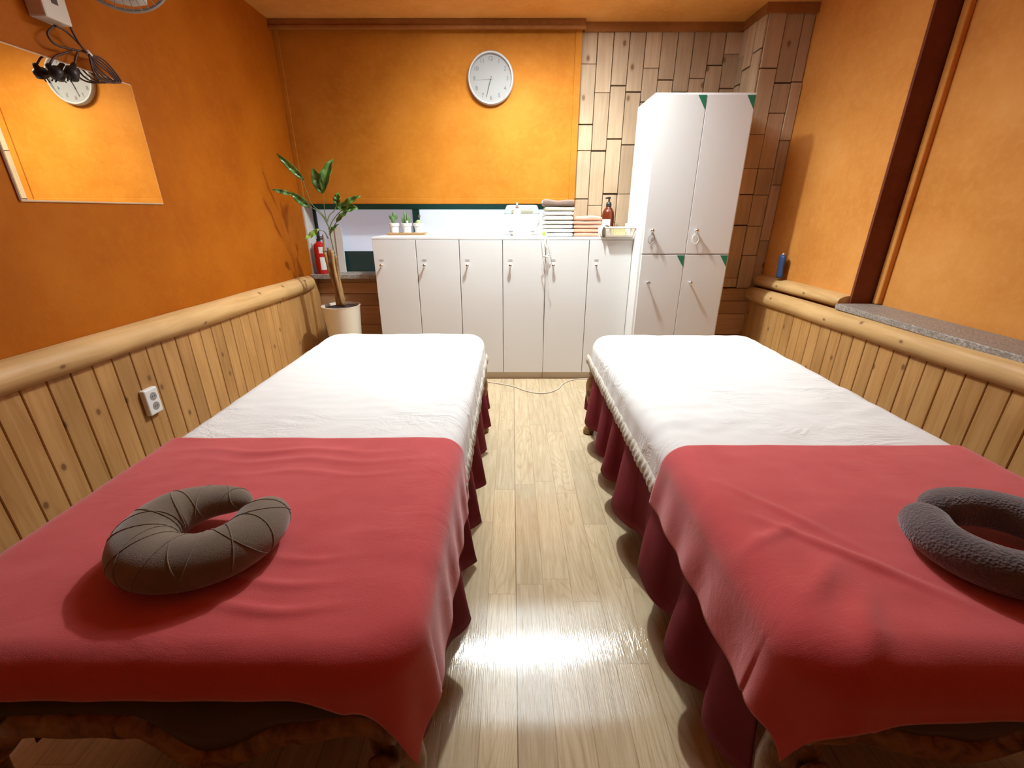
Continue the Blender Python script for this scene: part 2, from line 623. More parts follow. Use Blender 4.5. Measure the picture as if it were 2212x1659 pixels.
def m_pillow(name, c, dark, tex):
    m = Mt(name, 0.8, spec=0.2)
    n1 = m.noise(12, 5, 0.65)
    m.col(m.mix(m.ramp(n1, [(0.35, (0, 0, 0)), (0.7, (0.7, 0.7, 0.7))]), c, dark))
    m.b.inputs['Sheen Weight'].default_value = 0.5
    if tex == 'cells':
        vo = m.n('ShaderNodeTexVoronoi'); vo.inputs['Scale'].default_value = 210
        m.l(m.co, vo.inputs['Vector'])
        m.bump(vo.outputs['Distance'], 0.6, 0.003)
    else:
        m.bump(m.noise(420, 2, 0.5), 0.4, 0.002)
    return m.m


M['pillow'] = m_pillow('taupe_pillow_cloth', (0.20, 0.155, 0.105), (0.13, 0.10, 0.065), 'fine')
M['pillow2'] = m_pillow('charcoal_knit_cloth', (0.135, 0.105, 0.105), (0.08, 0.06, 0.065), 'cells')

# ------------------------------------------------------------------ the room
XL, XR, YB, YF, ZC = -1.66, 1.93, 3.76, -1.6, 2.47
bm = NB(); box(bm, XL - 0.1, 2.3, YF - 0.1, YB + 0.1, -0.1, 0.0)
struct('floor', bm, M['floor'])

# ceiling with a light well
WX0, WX1, WY0, WY1 = -0.48, 0.80, 2.18, 3.34
bm = NB()
box(bm, XL - 0.1, WX0, YF - 0.1, YB + 0.2, ZC, ZC + 0.06)
box(bm, WX1, 2.3, YF - 0.1, YB + 0.2, ZC, ZC + 0.06)
box(bm, WX0, WX1, YF - 0.1, WY0, ZC, ZC + 0.06)
box(bm, WX0, WX1, WY1, YB + 0.2, ZC, ZC + 0.06)
ceil = struct('ceiling', bm, M['ceiling'])
bm = NB()
zt = ZC + 0.13
box(bm, WX0 - 0.02, WX1 + 0.02, WY0 - 0.02, WY1 + 0.02, zt, zt + 0.02)
box(bm, WX0 + 0.001, WX0 + 0.010, WY0 + 0.001, WY1 - 0.001, ZC + 0.001, zt)
box(bm, WX1 - 0.010, WX1 - 0.001, WY0 + 0.001, WY1 - 0.001, ZC + 0.001, zt)
box(bm, WX0 + 0.010, WX1 - 0.010, WY0 + 0.001, WY0 + 0.010, ZC + 0.001, zt)
box(bm, WX0 + 0.010, WX1 - 0.010, WY1 - 0.010, WY1 - 0.001, ZC + 0.001, zt)
struct('light_well', bm, M['well'], ceil)

# left wall
bm = NB(); box(bm, XL - 0.1, XL, YF - 0.1, YB + 0.2, 0, ZC)
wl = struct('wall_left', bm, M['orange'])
bm = NB()
p = 0.0885
y = 1.51 - 0.0885 * 40
while y < 3.71:
    y1 = min(y + p, 3.725)
    if y1 > YF and y1 - y > 0.02:
        dx = random.uniform(0, 0.0015)
        box(bm, -1.655, -1.637 + dx, max(y, YF) + 0.0018, y1 - 0.0018, 0.0, 0.735, bev=0.0025, seg=1)
    y += p
box(bm, -1.657, -1.645, YF, 3.72, 0.0, 0.73, mat=1)
o = struct('plank_panelling', bm, [M['plank'], M['gap']], wl)
bm = NB()
box(bm, -1.65, -1.615, 3.545, 3.600, 0.0, 0.66, bev=0.004)
struct('end_board', bm, M['plank'], wl)


def half_log(name, x_wall, sgn, y0, y1, zt0, zb0, zt1, zb1, depth, num):
    """half-round rail along Y; top and bottom heights at both ends"""
    bm = NB()
    N, K = 40, 14
    rings = []
    for i in range(N + 1):
        t = i / N
        yy = y0 + (y1 - y0) * t
        zt_, zb_ = zt0 + (zt1 - zt0) * t, zb0 + (zb1 - zb0) * t
        zc_, h = (zt_ + zb_) / 2, (zt_ - zb_) / 2
        wob = noise.noise(Vector((yy * 1.7, num * 3.3, 0))) * 0.006
        end = min(1.0, min(i, N - i) / 1.0 * 0.25 + 0.86)
        ring = []
        for k in range(K + 1):
            a = -PI / 2 + PI * k / K
            rr = 1 + 0.04 * noise.noise(Vector((yy * 3, math.sin(a) * 1.5, num)))
            ring.append(bm.verts.new((x_wall + sgn * (math.cos(a) * depth * end * rr), yy, zc_ + wob + math.sin(a) * h * end * rr)))
        rings.append(ring)
    for a, b in zip(rings[:-1], rings[1:]):
        for k in range(K):
            bm.faces.new([a[k], a[k + 1], b[k + 1], b[k]])
        bm.faces.new([a[0], b[0], b[K], a[K]])
    bm.faces.new(rings[0]); bm.faces.new(rings[-1])
    o = struct(name, bm, M['log'])
    smooth_by_angle(o, 50)
    return o


half_log('trim_1', -1.656, 1, YF, 3.585, 0.842, 0.757, 0.778, 0.652, 0.066, 1)

# right wall: wainscot below, plain wall panel, reveal and recessed window board
YJ = 2.478
YCOL = 3.43
bm = NB()
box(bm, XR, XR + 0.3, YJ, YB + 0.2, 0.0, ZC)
wr = struct('wall_right', bm, M['orange_lit'])
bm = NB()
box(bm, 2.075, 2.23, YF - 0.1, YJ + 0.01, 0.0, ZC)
struct('recessed_panel', bm, M['orange_lit'], wr)
bm = NB(); box(bm, XR - 0.001, 2.10, YJ - 0.006, YJ + 0.01, 0.70, ZC)
struct('window_reveal', bm, M['jamb_shade'], wr)
bm = NB()
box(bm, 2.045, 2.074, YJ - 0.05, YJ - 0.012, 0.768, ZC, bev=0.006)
struct('panel_bead', bm, M['orange_lit'], wr)
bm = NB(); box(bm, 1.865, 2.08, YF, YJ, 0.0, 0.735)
struct('wall_base', bm, M['orange_lit'], wr)
bm = NB(); box(bm, 1.845, 2.075, YF, YJ - 0.007, 0.735, 0.766, bev=0.004)
struct('window_sill', bm, M['stone'], wr)
bm = NB()
y = 3.43
rp = 0.0885
while y > YF:
    y0_ = y - rp
    dx = random.uniform(0, 0.0015)
    box(bm, 1.850 - dx, 1.868, y0_ + 0.0018, y - 0.0018, 0.0, 0.66, bev=0.0025, seg=1)
    y = y0_
box(bm, 1.858, 1.872, YF, 3.43, 0, 0.655, mat=1)
struct('plank_panelling', bm, [M['plank'], M['gap']], wr)
half_log('trim_2', 1.866, -1, YF, YCOL + 0.02, 0.800, 0.690, 0.715, 0.606, 0.058, 2)
half_log('trim_3', 1.935, -1, YJ + 0.008, YCOL + 0.01, 0.812, 0.730, 0.805, 0.716, 0.080, 3)
bm = NB(); box(bm, 1.855, 1.935, YJ + 0.004, YJ + 0.009, 0.735, 0.80)

bm.free()

# back wall: window opening on the left, block cladding right, column
PX1 = 0.488
bm = NB()
box(bm, XL - 0.1, 2.2, YB + 0.14, YB + 0.24, 1.31, ZC)        # above window (behind the panel)
box(bm, PX1, 2.2, YB, YB + 0.2, 0.0, ZC)                       # right part
box(bm, XL - 0.1, PX1, YB, YB + 0.24, 0.0, 0.735)              # below the sill
wb = struct('wall_back', bm, M['gap'])
bm = NB()
box(bm, XL, PX1, 3.70, YB + 0.15, 1.312, 2.43)
struct('orange_panel', bm, M['orange_panel'], wb)
bm = NB()
for (a, b, c, d) in ((PX1 - 0.045, PX1 + 0.002, 1.310, 2.43), (XL, XL + 0.035, 1.310, 2.43)):
    box(bm, a, b, 3.690, 3.7, c, d, bev=0.003)
box(bm, XL + 0.035, PX1 - 0.045, 3.693, 3.7, 1.310, 1.35, bev=0.003)
struct('panel_border', bm, M['orange_panel'], wb)
bm = NB(); box(bm, XL, PX1, 3.655, YB + 0.14, 0.735, 0.772, bev=0.004)
struct('window_sill', bm, M['stone'], wb)
bm = NB()
box(bm, XL, XL + 0.012, 3.70, YB + 0.1, 0.772, 1.312)
struct('window_lining', bm, M['white_plaster'], wb)
# cladding blocks
BW = 0.1128


def block_field(bm, u0, u1, z0, z1, place, seed, flush=0.0):
    rd = random.Random(seed)
    u = u0
    while u < u1 - 0.01:
        ue = min(u + BW, u1)
        z = z1
        first = True
        while z > z0 + 0.005:
            L = rd.choice([0.17, 0.21, 0.28, 0.34, 0.38, 0.38]) if not first else rd.uniform(0.12, 0.4)
            first = False
            zb = max(z - L, z0)
            if zb - z0 < 0.06: zb = z0
            g = rd.choice([0.002, 0.002, 0.006, 0.008])
            place(bm, u + 0.0026, ue - 0.0026, zb + g, z - 0.001, rd.uniform(0, 0.010))
            z = zb
        u = ue


bm = NB()
block_field(bm, PX1 + 0.002, 1.630, 0.70, 2.42, lambda b, a, c, z0, z1, d: box(b, a, c, YB - 0.03 - d, YB, z0, z1, bev=0.002, seg=1), 3)
block_field(bm, 1.628, XR - 0.002, 0.70, 2.42, lambda b, a, c, z0, z1, d: box(b, a, c, YCOL - 0.012 - d * 0.8, YCOL, z0, z1, bev=0.002, seg=1), 5)
block_field(bm, YCOL - 0.01, YB - 0.03, 0.70, 2.42, lambda b, a, c, z0, z1, d: box(b, 1.628 - 0.012 - d * 0.6, 1.628, a, c, z0, z1, bev=0.002, seg=1), 8)
struct('wood_block_cladding', bm, M['block'], wb)
bm = NB(); box(bm, 1.628, XR + 0.05, YCOL, YB + 0.01, 0.0, ZC)
struct('corner_column', bm, M['gap'], wb)
bm = NB()
rd = random.Random(4)
# lower boards behind the lockers
z = 0.0
for zz0, zz1 in ((0.0, 0.16), (0.163, 0.33), (0.333, 0.50), (0.503, 0.60), (0.603, 0.698)):
    box(bm, XL, 0.10, YB - 0.03, YB, zz0, zz1, bev=0.003, seg=1)
    box(bm, 0.103, 1.627, YB - 0.03, YB, zz0, zz1, bev=0.003, seg=1)
    box(bm, 1.612, XR, YCOL - 0.02, YCOL, zz0, zz1, bev=0.003, seg=1)
    box(bm, 1.608, 1.628, YCOL - 0.018, YB - 0.03, zz0, zz1)
box(bm, XL, PX1, YB - 0.032, YB, 0.70, 0.734, bev=0.003, seg=1)
struct('lower_boards', bm, M['lowpanel'], wb)

# cornice
bm = NB()
box(bm, XL, PX1 + 0.015, 3.645, YB + 0.1, 2.425, ZC, bev=0.004)
box(bm, XL, PX1 + 0.015, 3.635, 3.66, 2.412, 2.43, bev=0.003)
box(bm, PX1 + 0.015, 1.625, 3.70, YB + 0.1, 2.418, ZC)
box(bm, 1.600, 1.64, YCOL - 0.015, YB, 2.418, ZC)
box(bm, 1.598, XR, YCOL - 0.036, YCOL - 0.015, 2.417, ZC)
struct('trim_4', bm, M['cornice'])

# front wall, behind the viewer
bm = NB(); box(bm, XL - 0.1, 2.3, YF - 0.1, YF, 0, ZC)
struct('wall_front', bm, M['orange'])

# window
wf = bpy.data.objects.new('window_1', None); C.objects.link(wf); wf['kind'] = 'structure'; wf.location = (0, 0, 0)
YW = 3.86
bm = NB()
box(bm, -1.645, PX1, YW, YW + 0.04, 1.270, 1.315, bev=0.003)
box(bm, -0.795 - 0.028, -0.795 + 0.028, YW - 0.01, YW + 0.04, 0.94, 1.27, bev=0.003)
struct('window_frame', bm, M['green_frame'], wf)
bm = NB()
box(bm, -1.645, PX1, YW - 0.004, YW + 0.04, 0.772, 0.94, bev=0.003)
box(bm, -1.655, -1.625, YW, YW + 0.04, 0.772, 1.312, bev=0.003)
struct('bottom_rail', bm, M['dark_frame'], wf)
bm = NB(); box(bm, -1.626, -0.822, YW + 0.015, YW + 0.022, 0.938, 1.272)
struct('frosted_pane', bm, M['frost'], wf)
bm = NB(); box(bm, -0.768, PX1, YW + 0.012, YW + 0.019, 0.938, 1.272)
struct('rippled_pane', bm, M['rippled'], wf)
bm = NB()
box(bm, -0.775, -0.755, YW - 0.02, YW - 0.01, 1.21, 1.225, bev=0.002)
struct('window_latch', bm, M['white_plastic'], wf)

# ------------------------------------------------------------------ ceiling lamp
t = empty('ceiling_lamp', (LAMP[0], LAMP[1], zt), 'bright white ceiling lamp set in the pale recess above the aisle', 'lamp')
bm = NB(); box(bm, WX0 + 0.012 - LAMP[0], WX1 - 0.012 - LAMP[0], WY0 + 0.012 - LAMP[1], WY1 - 0.012 - LAMP[1], -0.012, -0.001, bev=0.002, seg=1)
obj('diffuser_panel', bm, M['panelglow'], t)
bm = NB(); lathe(bm, [(0.0001, -0.012), (0.12, -0.012), (0.12, -0.02), (0.10, -0.03), (0.0001, -0.03)], n=40)
obj('lamp_base', bm, M['white_plastic'], t)
bm = NB(); lathe(bm, [(0.085, -0.03), (0.085, -0.05), (0.05, -0.062), (0.0001, -0.064)], n=40)
obj('lamp_diffuser', bm, M['lampglow'], t, True)
lamp_light.parent = t
lamp_light.location = (0, 0, -0.09)
fill_light.location = (0.2, -0.9, 2.25)

# ------------------------------------------------------------------ beds


def rounded_grid(bx0, bx1, by0, by1, top, R, r0, a0, a1, b0, b1, na, nb, fold=0.006, foldk=34, seed=0, hem=None, flare=0.06, wr_amp=0.0025, lift=0.0, wfun=None, calm=None, cfold=0.004):
    """cloth laid on a box-shaped bed; returns a bmesh grid"""
    bm = NB()
    xi0, xi1, yi0, yi1 = bx0 + R, bx1 - R, by0 + R, by1 - R
    flat = R - r0
    q = r0 * PI / 2
    V = {}
    for i in range(na + 1):
        for j in range(nb + 1):
            a = a0 + (a1 - a0) * i / na
            b = b0 + (b1 - b0) * j / nb
            cxp = min(max(a, xi0), xi1); cyp = min(max(b, yi0), yi1)
            ex, ey = a - cxp, b - cyp
            if hem:
                f = hem(a, b, ex, ey)
                ex *= f[0]; ey *= f[1]
            d = math.hypot(ex, ey)
            nx, ny = (ex / d, ey / d) if d > 1e-9 else (0, 0)
            th = math.atan2(ey, ex)
            per = (cxp + cyp) + th * R * 1.2
            drop = 0.0
            if d <= flat: off, z = d, 0.0
            elif d <= flat + q:
                ph = (d - flat) / r0
                off, z = flat + r0 * math.sin(ph), -r0 * (1 - math.cos(ph))
                drop = (ph / (PI / 2)) * 0.02
            else:
                drop = d - flat - q
                off, z = R + flare * drop, -r0 - drop
                drop += 0.02
            fo = fold * (calm(cyp) if calm else 1.0) * min(1.0, drop / 0.10) * (math.sin(per * foldk + seed) + 0.7 * noise.noise(Vector((per * foldk * 0.35, drop * 5, seed))))
            if ex != 0 and ey != 0 and drop > 0:
                fo += cfold * min(1, drop / 0.12) * math.cos(th * 7 + 0.9)
            wv = wr_amp * (noise.noise(Vector((a * 5, b * 9, seed + 5.0))) + 0.6 * noise.noise(Vector((a * 13, b * 21, seed))))
            if calm: wv *= calm(b)
            if wfun: wv += wfun(a, b)
            x = cxp + nx * (off + fo + lift) if d > flat else a
            yv = cyp + ny * (off + fo + lift) if d > flat else b
            V[i, j] = bm.verts.new((x, yv, top + lift + z + (wv if d < flat + q else wv * 0.3)))
    for i in range(na):
        for j in range(nb):
            bm.faces.new([V[i, j], V[i + 1, j], V[i + 1, j + 1], V[i, j + 1]])
    return bm


def solidify(o, th, off=1.0):
    m = o.modifiers.new('thickness', 'SOLIDIFY'); m.thickness = th; m.offset = off
    return o


def ruffle(x0, x1, y0, y1, ztop, zbot, out, amp, side, seed, k=31):
    """gathered skirt round the inner side, the far end and the outer side"""
    bm = NB()
    xi, xo = (x1, x0) if side > 0 else (x0, x1)
    path = []
    L1, L2 = y1 - y0, abs(x1 - x0)
    total = 2 * L1 + L2
    n, rows = 800, 8
    V = []
    for i in range(n + 1):
        q = total * i / n
        if q < L1:
            p, nr = Vector((xi, y0 + q, 0)), Vector((side, 0, 0)); c = max(0, 1 - (L1 - q) / 0.03)
            nr = (nr + Vector((0, 1, 0)) * c).normalized()
        elif q < L1 + L2:  # unseen far end and outer side, added to shut out light under the bed
            u = q - L1
            p, nr = Vector((xi - side * u, y1, 0)), Vector((0, 1, 0))
            nr = (nr + Vector((side, 0, 0)) * max(0, 1 - u / 0.03) - Vector((side, 0, 0)) * max(0, 1 - (L2 - u) / 0.03)).normalized()
        else:
            u = q - L1 - L2
            p, nr = Vector((xo, y1 - u, 0)), Vector((-side, 0, 0))
            nr = (nr + Vector((0, 1, 0)) * max(0, 1 - u / 0.03)).normalized()
        tg = Vector((-nr.y, nr.x, 0))
        s_ = p.y if q < L1 else y1 + (q - L1)
        ph = s_ * k + 4.0 * noise.noise(Vector((s_ * 1.6, seed, 0)))
        a_ = amp * (1 + 0.55 * noise.noise(Vector((s_ * 2.3, seed + 9, 0))))
        a_ *= min(1, 0.15 + q / 0.12)
        row = []
        for j in range(rows + 1):
            t = j / rows
            w = math.sin(ph + 0.5 * t * noise.noise(Vector((s_ * 5, t * 2, seed))))
            w = math.copysign(abs(w) ** 0.8, w)
            dd = out * t + a_ * (0.15 + t) * w + 0.005 * t * noise.noise(Vector((s_ * 16, t * 2, seed)))
            dd -= 0.05 * t * max(0, 1 - q / 0.14)
            co = p + nr * dd + tg * (0.020 * t * math.cos(ph) * min(1, q / 0.12))
            co.z = ztop + (zbot - ztop) * t + 0.018 * t * noise.noise(Vector((s_ * 5, seed, 3)))
            row.append(bm.verts.new(co))
        V.append(row)
    for a, b in zip(V[:-1], V[1:]):
        for j in range(rows):
            bm.faces.new([a[j], b[j], b[j + 1], a[j + 1]])
    return bm


def lace_band(xs, side, y0, y1, ztop, zbot, seed):
    bm = NB()
    n = 700
    top, bot = [], []
    mid = []
    for i in range(n + 1):
        yv = y0 + (y1 - y0) * i / n
        sc = abs(math.sin(yv * PI / 0.036)) ** 0.6 * 0.011
        w = 0.002 * math.sin(yv * 40)
        top.append(bm.verts.new((xs + side * (0.004 + w), yv, ztop)))
        mid.append(bm.verts.new((xs + side * (0.010 + w + 0.003 * math.sin(yv * PI / 0.018)), yv, (ztop + zbot) / 2)))
        bot.append(bm.verts.new((xs + side * (0.013 + w), yv, zbot - sc)))
    for i in range(n):
        bm.faces.new([top[i], top[i + 1], mid[i + 1], mid[i]])
        bm.faces.new([mid[i], mid[i + 1], bot[i + 1], bot[i]])
    return bm


def cabriole(bm, x, y, sx, sy, ztop=0.44):
    pts = [(x, y, ztop), (x + sx * 0.004, y + sy * 0.004, ztop - 0.05), (x + sx * 0.022, y + sy * 0.016, ztop - 0.13),
           (x + sx * 0.022, y + sy * 0.014, ztop - 0.22), (x + sx * 0.004, y, ztop - 0.32), (x + sx * 0.012, y + sy * 0.006, 0.05), (x + sx * 0.03, y + sy * 0.015, 0.022)]
    rad = [0.034, 0.040, 0.042, 0.030, 0.021, 0.022, 0.030]
    P = catmull(pts, 5)
    R_ = []
    for i in range(len(P)):
        u = i / (len(P) - 1) * (len(rad) - 1)
        k = min(int(u), len(rad) - 2)
        R_.append(rad[k] + (rad[k + 1] - rad[k]) * (u - k))
    tube(bm, P, R_, 14)
    lathe(bm, [(0.0001, 0), (0.026, 0), (0.034, 0.012), (0.030, 0.03), (0.0001, 0.034)], (x + sx * 0.03, y + sy * 0.015, 0.0), 16)


def build_bed(name, x0, x1, y0, y1, label, zprof, inner):
    t = empty(name, ((x0 + x1) / 2, (y0 + y1) / 2, 0), label, 'massage bed', 'massage beds')
    T = Matrix.Translation(-Vector(t.location))
    def part(nm, bm, m, sm=False):
        bm.transform(T)
        return obj(nm, bm, m, t, sm)
    bm = NB(); box(bm, x0 + 0.014, x1 - 0.014, y0 + 0.014, y1 - 0.014, 0.47, 0.608, bev=0.066, seg=6)
    part('mattress', bm, M['apron'], True)
    bm = NB(); box(bm, x0 + 0.03, x1 - 0.03, y0 + 0.05, y1 - 0.03, 0.40, 0.47)
    part('bed_base', bm, M['apron'])
    # apron panel: dark upholstery down to the carved rail
    xs = [p_[0] for p_ in zprof]
    def zat(x, idx):
        P = zprof
        for a, b in zip(P[:-1], P[1:]):
            if a[0] <= x <= b[0]:
                s_ = (x - a[0]) / (b[0] - a[0]); s_ = s_ * s_ * (3 - 2 * s_)
                return a[idx] + (b[idx] - a[idx]) * s_
        return P[0][idx] if x < P[0][0] else P[-1][idx]
    n = 120
    bm = NB()
    fr, bk = [], []
    for i in range(n + 1):
        x = x0 + 0.065 + (x1 - x0 - 0.13) * i / n
        zz = zat(x, 1) - 0.006
        bul = 0.010 * math.sin((x - x0) * 9)
        fr.append((bm.verts.new((x, y0 + 0.018, 0.52)), bm.verts.new((x, y0 + 0.008 - bul * 0.3, (0.52 + zz) / 2)), bm.verts.new((x, y0 + 0.02, zz))))
        bk.append((bm.verts.new((x, y0 + 0.06, 0.52)), bm.verts.new((x, y0 + 0.06, zz))))
    for i in range(n):
        for k in range(2):
            bm.faces.new([fr[i][k], fr[i + 1][k], fr[i + 1][k + 1], fr[i][k + 1]])
        bm.faces.new([fr[i][2], fr[i + 1][2], bk[i + 1][1], bk[i][1]])
        bm.faces.new([bk[i][0], bk[i + 1][0], bk[i + 1][1], bk[i][1]])
        bm.faces.new([fr[i][0], fr[i + 1][0], bk[i + 1][0], bk[i][0]])
    part('apron', bm, M['apron'], True)
    # carved wavy rail
    bm = NB()
    rings = []
    for i in range(n + 1):
        x = x0 + 0.04 + (x1 - x0 - 0.08) * i / n
        zt_, zb_ = zat(x, 1), zat(x, 2)
        h = (zt_ - zb_) / 2; zc_ = (zt_ + zb_) / 2
        ring = []
        for k in range(12):
            a = 2 * PI * k / 12
            wob = 1 + 0.16 * noise.noise(Vector((x * 22, a * 1.5, 3)))
            ring.append(bm.verts.new((x, y0 + 0.024 - 0.020 * math.cos(a) * wob, zc_ + h * math.sin(a) * wob)))
        rings.append(ring)
    for a, b in zip(rings[:-1], rings[1:]):
        for k in range(12): bm.faces.new([a[k], a[(k + 1) % 12], b[(k + 1) % 12], b[k]])
    bm.faces.new(rings[0]); bm.faces.new(rings[-1])
    part('carved_rail', bm, M['gold'], True)
    for (lx, ly, sx, sy) in ((x0 + 0.066, y0 + 0.058, -1, -1), (x1 - 0.066, y0 + 0.058, 1, -1), (x0 + 0.05, y1 - 0.05, -1, 1), (x1 - 0.05, y1 - 0.05, 1, 1)):
        bm = NB(); cabriole(bm, lx, ly, sx, sy)
        part('leg', bm, M['gold'], True)
    # rosette on the front inner leg
    lx = x1 - 0.075 if inner > 0 else x0 + 0.075
    bm = NB()
    Mx = Matrix.Rotation(PI / 2, 4, 'X')
    lathe(bm, [(0.0001, 0.016), (0.010, 0.014), (0.014, 0.006), (0.024, 0.008), (0.028, 0.0), (0.0001, 0.0)], (lx + inner * 0.012, y0 + 0.006, 0.372), 18, M=Mx)
    part('rosette', bm, M['gold'], True)
    # side rail
    bm = NB()
    xs_ = x1 - 0.03 if inner > 0 else x0 + 0.03
    box(bm, xs_ - 0.02, xs_ + 0.02, y0 + 0.06, y1 - 0.05, 0.40, 0.47, bev=0.008)
    part('side_rail', bm, M['gold'])
    xs_ = x1 if inner > 0 else x0
    bm = ruffle(x0 + 0.01, x1 - 0.01, y0 + (0.17 if inner > 0 else 0.10), y1 - 0.01, 0.462, 0.150, 0.012, 0.030, inner, 3.0 + inner, k=24)
    o = part('skirt', bm, M['burgundy'], True); solidify(o, 0.003, 0); o['label'] = 'burgundy velvet ruffled skirt'
    bm = lace_band(xs_ + inner * 0.002, inner, y0 + (0.62 if inner > 0 else 0.10), y1 - 0.005, 0.492, 0.452, 1)
    o = part('lace_trim', bm, M['lace'], True); solidify(o, 0.002, 0); o['label'] = 'cream scalloped lace edging'
    return t


LX0, LX1, LY0, LY1 = -1.035, -0.155, 0.445, 2.40
RX0, RX1, RY0, RY1 = 0.445, 1.335, 0.435, 2.385
lprof = [(-1.04, 0.45, 0.40), (-0.98, 0.49, 0.43), (-0.91, 0.40, 0.345), (-0.815, 0.487, 0.425), (-0.72, 0.490, 0.425), (-0.63, 0.484, 0.424), (-0.53, 0.385, 0.33), (-0.36, 0.462, 0.41), (-0.26, 0.484, 0.432), (-0.155, 0.455, 0.40)]
rprof = [(0.44, 0.45, 0.40), (0.50, 0.478, 0.43), (0.56, 0.480, 0.430), (0.70, 0.445, 0.39), (0.77, 0.43, 0.38), (0.89, 0.49, 0.43), (1.02, 0.44, 0.38), (1.15, 0.48, 0.43), (1.34, 0.45, 0.40)]
build_bed('massage_bed', LX0, LX1, LY0, LY1, 'low massage bed with carved gilded rail, left of the aisle', lprof, 1)
build_bed('massage_bed', RX0, RX1, RY0, RY1, 'low massage bed with wide burgundy ruffled skirt, right of the aisle', rprof, -1)

R_ = 0.10
TOP = 0.617


def sheet_hem(a, b, ex, ey):
    f = 1 + 0.06 * noise.noise(Vector((a * 6, b * 6, 1)))
    if a > 0.2: f *= 1 - 0.17 * min(1, max(0, (2.0 - b) / 0.8))
    if b < 1.04: f *= 0.66 + 0.34 * min(1, max(0, (b - 0.94) / 0.10))
    return f, f


bm = rounded_grid(LX0, LX1, LY0, LY1, TOP, R_, 0.06, LX0 + R_ - 0.23, LX1 - R_ + 0.275, LY0 + 0.12, LY1 - R_ + 0.25, 150, 230, fold=0.0022, foldk=70, seed=2, hem=sheet_hem, wr_amp=0.004, calm=lambda y: min(1, max(0, (y - 1.12) / 0.12)))
o = obj('bed_sheet', bm, M['sheet'], None, True); solidify(o, 0.0025)
tag(o, 'thin white sheet covering the left bed beyond its red blanket', 'bed sheet', 'white bed sheets')
bm = rounded_grid(RX0, RX1, RY0, RY1, TOP, R_, 0.075, RX0 + R_ - 0.250, RX1 - R_ + 0.23, RY0 + 0.12, RY1 - R_ + 0.25, 150, 230, fold=0.0022, foldk=48, seed=9, hem=sheet_hem, wr_amp=0.0045, calm=lambda y: min(1, max(0, (y - 1.08) / 0.12)))
o = obj('bed_sheet', bm, M['sheet'], None, True); solidify(o, 0.0025)
tag(o, 'creased white sheet covering the right bed beyond its red blanket', 'bed sheet', 'white bed sheets')


def wr_left(a, b):
    w = 0
    for (xc, yc, L, wd, h) in ((-0.42, 0.545, 0.10, 0.010, 0.005), (-0.42, 0.60, 0.09, 0.010, 0.004), (-0.40, 0.66, 0.07, 0.01, 0.003), (-0.62, 1.06, 0.25, 0.012, 0.004), (-0.55, 1.01, 0.3, 0.012, 0.003), (-0.5, 0.95, 0.2, 0.012, 0.003)):
        u = (a - xc) / L; v = (b - yc - 0.01 * math.sin(a * 20)) / wd
        w += h * math.exp(-u * u - v * v)
    return w


def wr_right(a, b):
    w = 0
    for (xc, yc, ang, L, wd, h) in ((0.66, 0.66, -0.75, 0.13, 0.012, 0.009), (0.60, 0.80, -0.9, 0.12, 0.012, 0.004), (0.56, 0.6, 0.7, 0.07, 0.018, 0.006), (0.58, 0.52, 0.9, 0.06, 0.02, 0.008), (0.54, 0.72, 0.5, 0.06, 0.014, 0.006)):
        ca, sa = math.cos(ang), math.sin(ang)
        dx, dy = a - xc, b - yc
        u, v = (dx * ca + dy * sa) / L, (-dx * sa + dy * ca) / wd
        w += h * math.exp(-u * u - v * v)
    return w


def red_hem(xi_in, sgn, reach, n1=0.22, k1=0.5):
    def f(a, b, ex, ey):
        if ey >= 0: return 1.0, 1.0
        k = min(1, max(0, sgn * ex / 0.27)); k = k * k * (3 - 2 * k)
        n_ = min(1, max(0, (sgn * (a - xi_in) + reach) / reach)) ** 2
        m_ = min(1, -ey / 0.12); m_ = m_ * m_ * (3 - 2 * m_)
        return 1 - 0.13 * k * m_, 1 + n1 * n_ + k1 * k
    return f


bm = rounded_grid(LX0, LX1, LY0, LY1, TOP, R_, 0.06, LX0 + R_ - 0.24, LX1 - R_ + 0.285, LY0 + R_ - 0.137, 1.137, 170, 150, fold=0.0035, foldk=52, seed=4, hem=red_hem(LX1 - R_, 1, 0.10), lift=0.008, wfun=wr_left, flare=0.07)
o = obj('red_blanket', bm, M['red'], None, True); solidify(o, 0.0035)
tag(o, 'crimson cloth blanket over the near half of the left bed, under the brown pillow', 'blanket', 'crimson blankets')
bm = rounded_grid(RX0, RX1, RY0, RY1, TOP, R_, 0.075, RX0 + R_ - 0.262, RX1 - R_ + 0.24, RY0 + R_ - 0.160, 1.093, 170, 150, fold=0.0045, foldk=44, seed=7, hem=red_hem(RX0 + R_, -1, 0.16, 0.12, 0.22), lift=0.008, wfun=wr_right, flare=0.11)
o = obj('red_blanket', bm, M['red'], None, True); solidify(o, 0.0035)
tag(o, 'crimson cloth blanket over the near half of the right bed, under the charcoal pillow', 'blanket', 'crimson blankets')


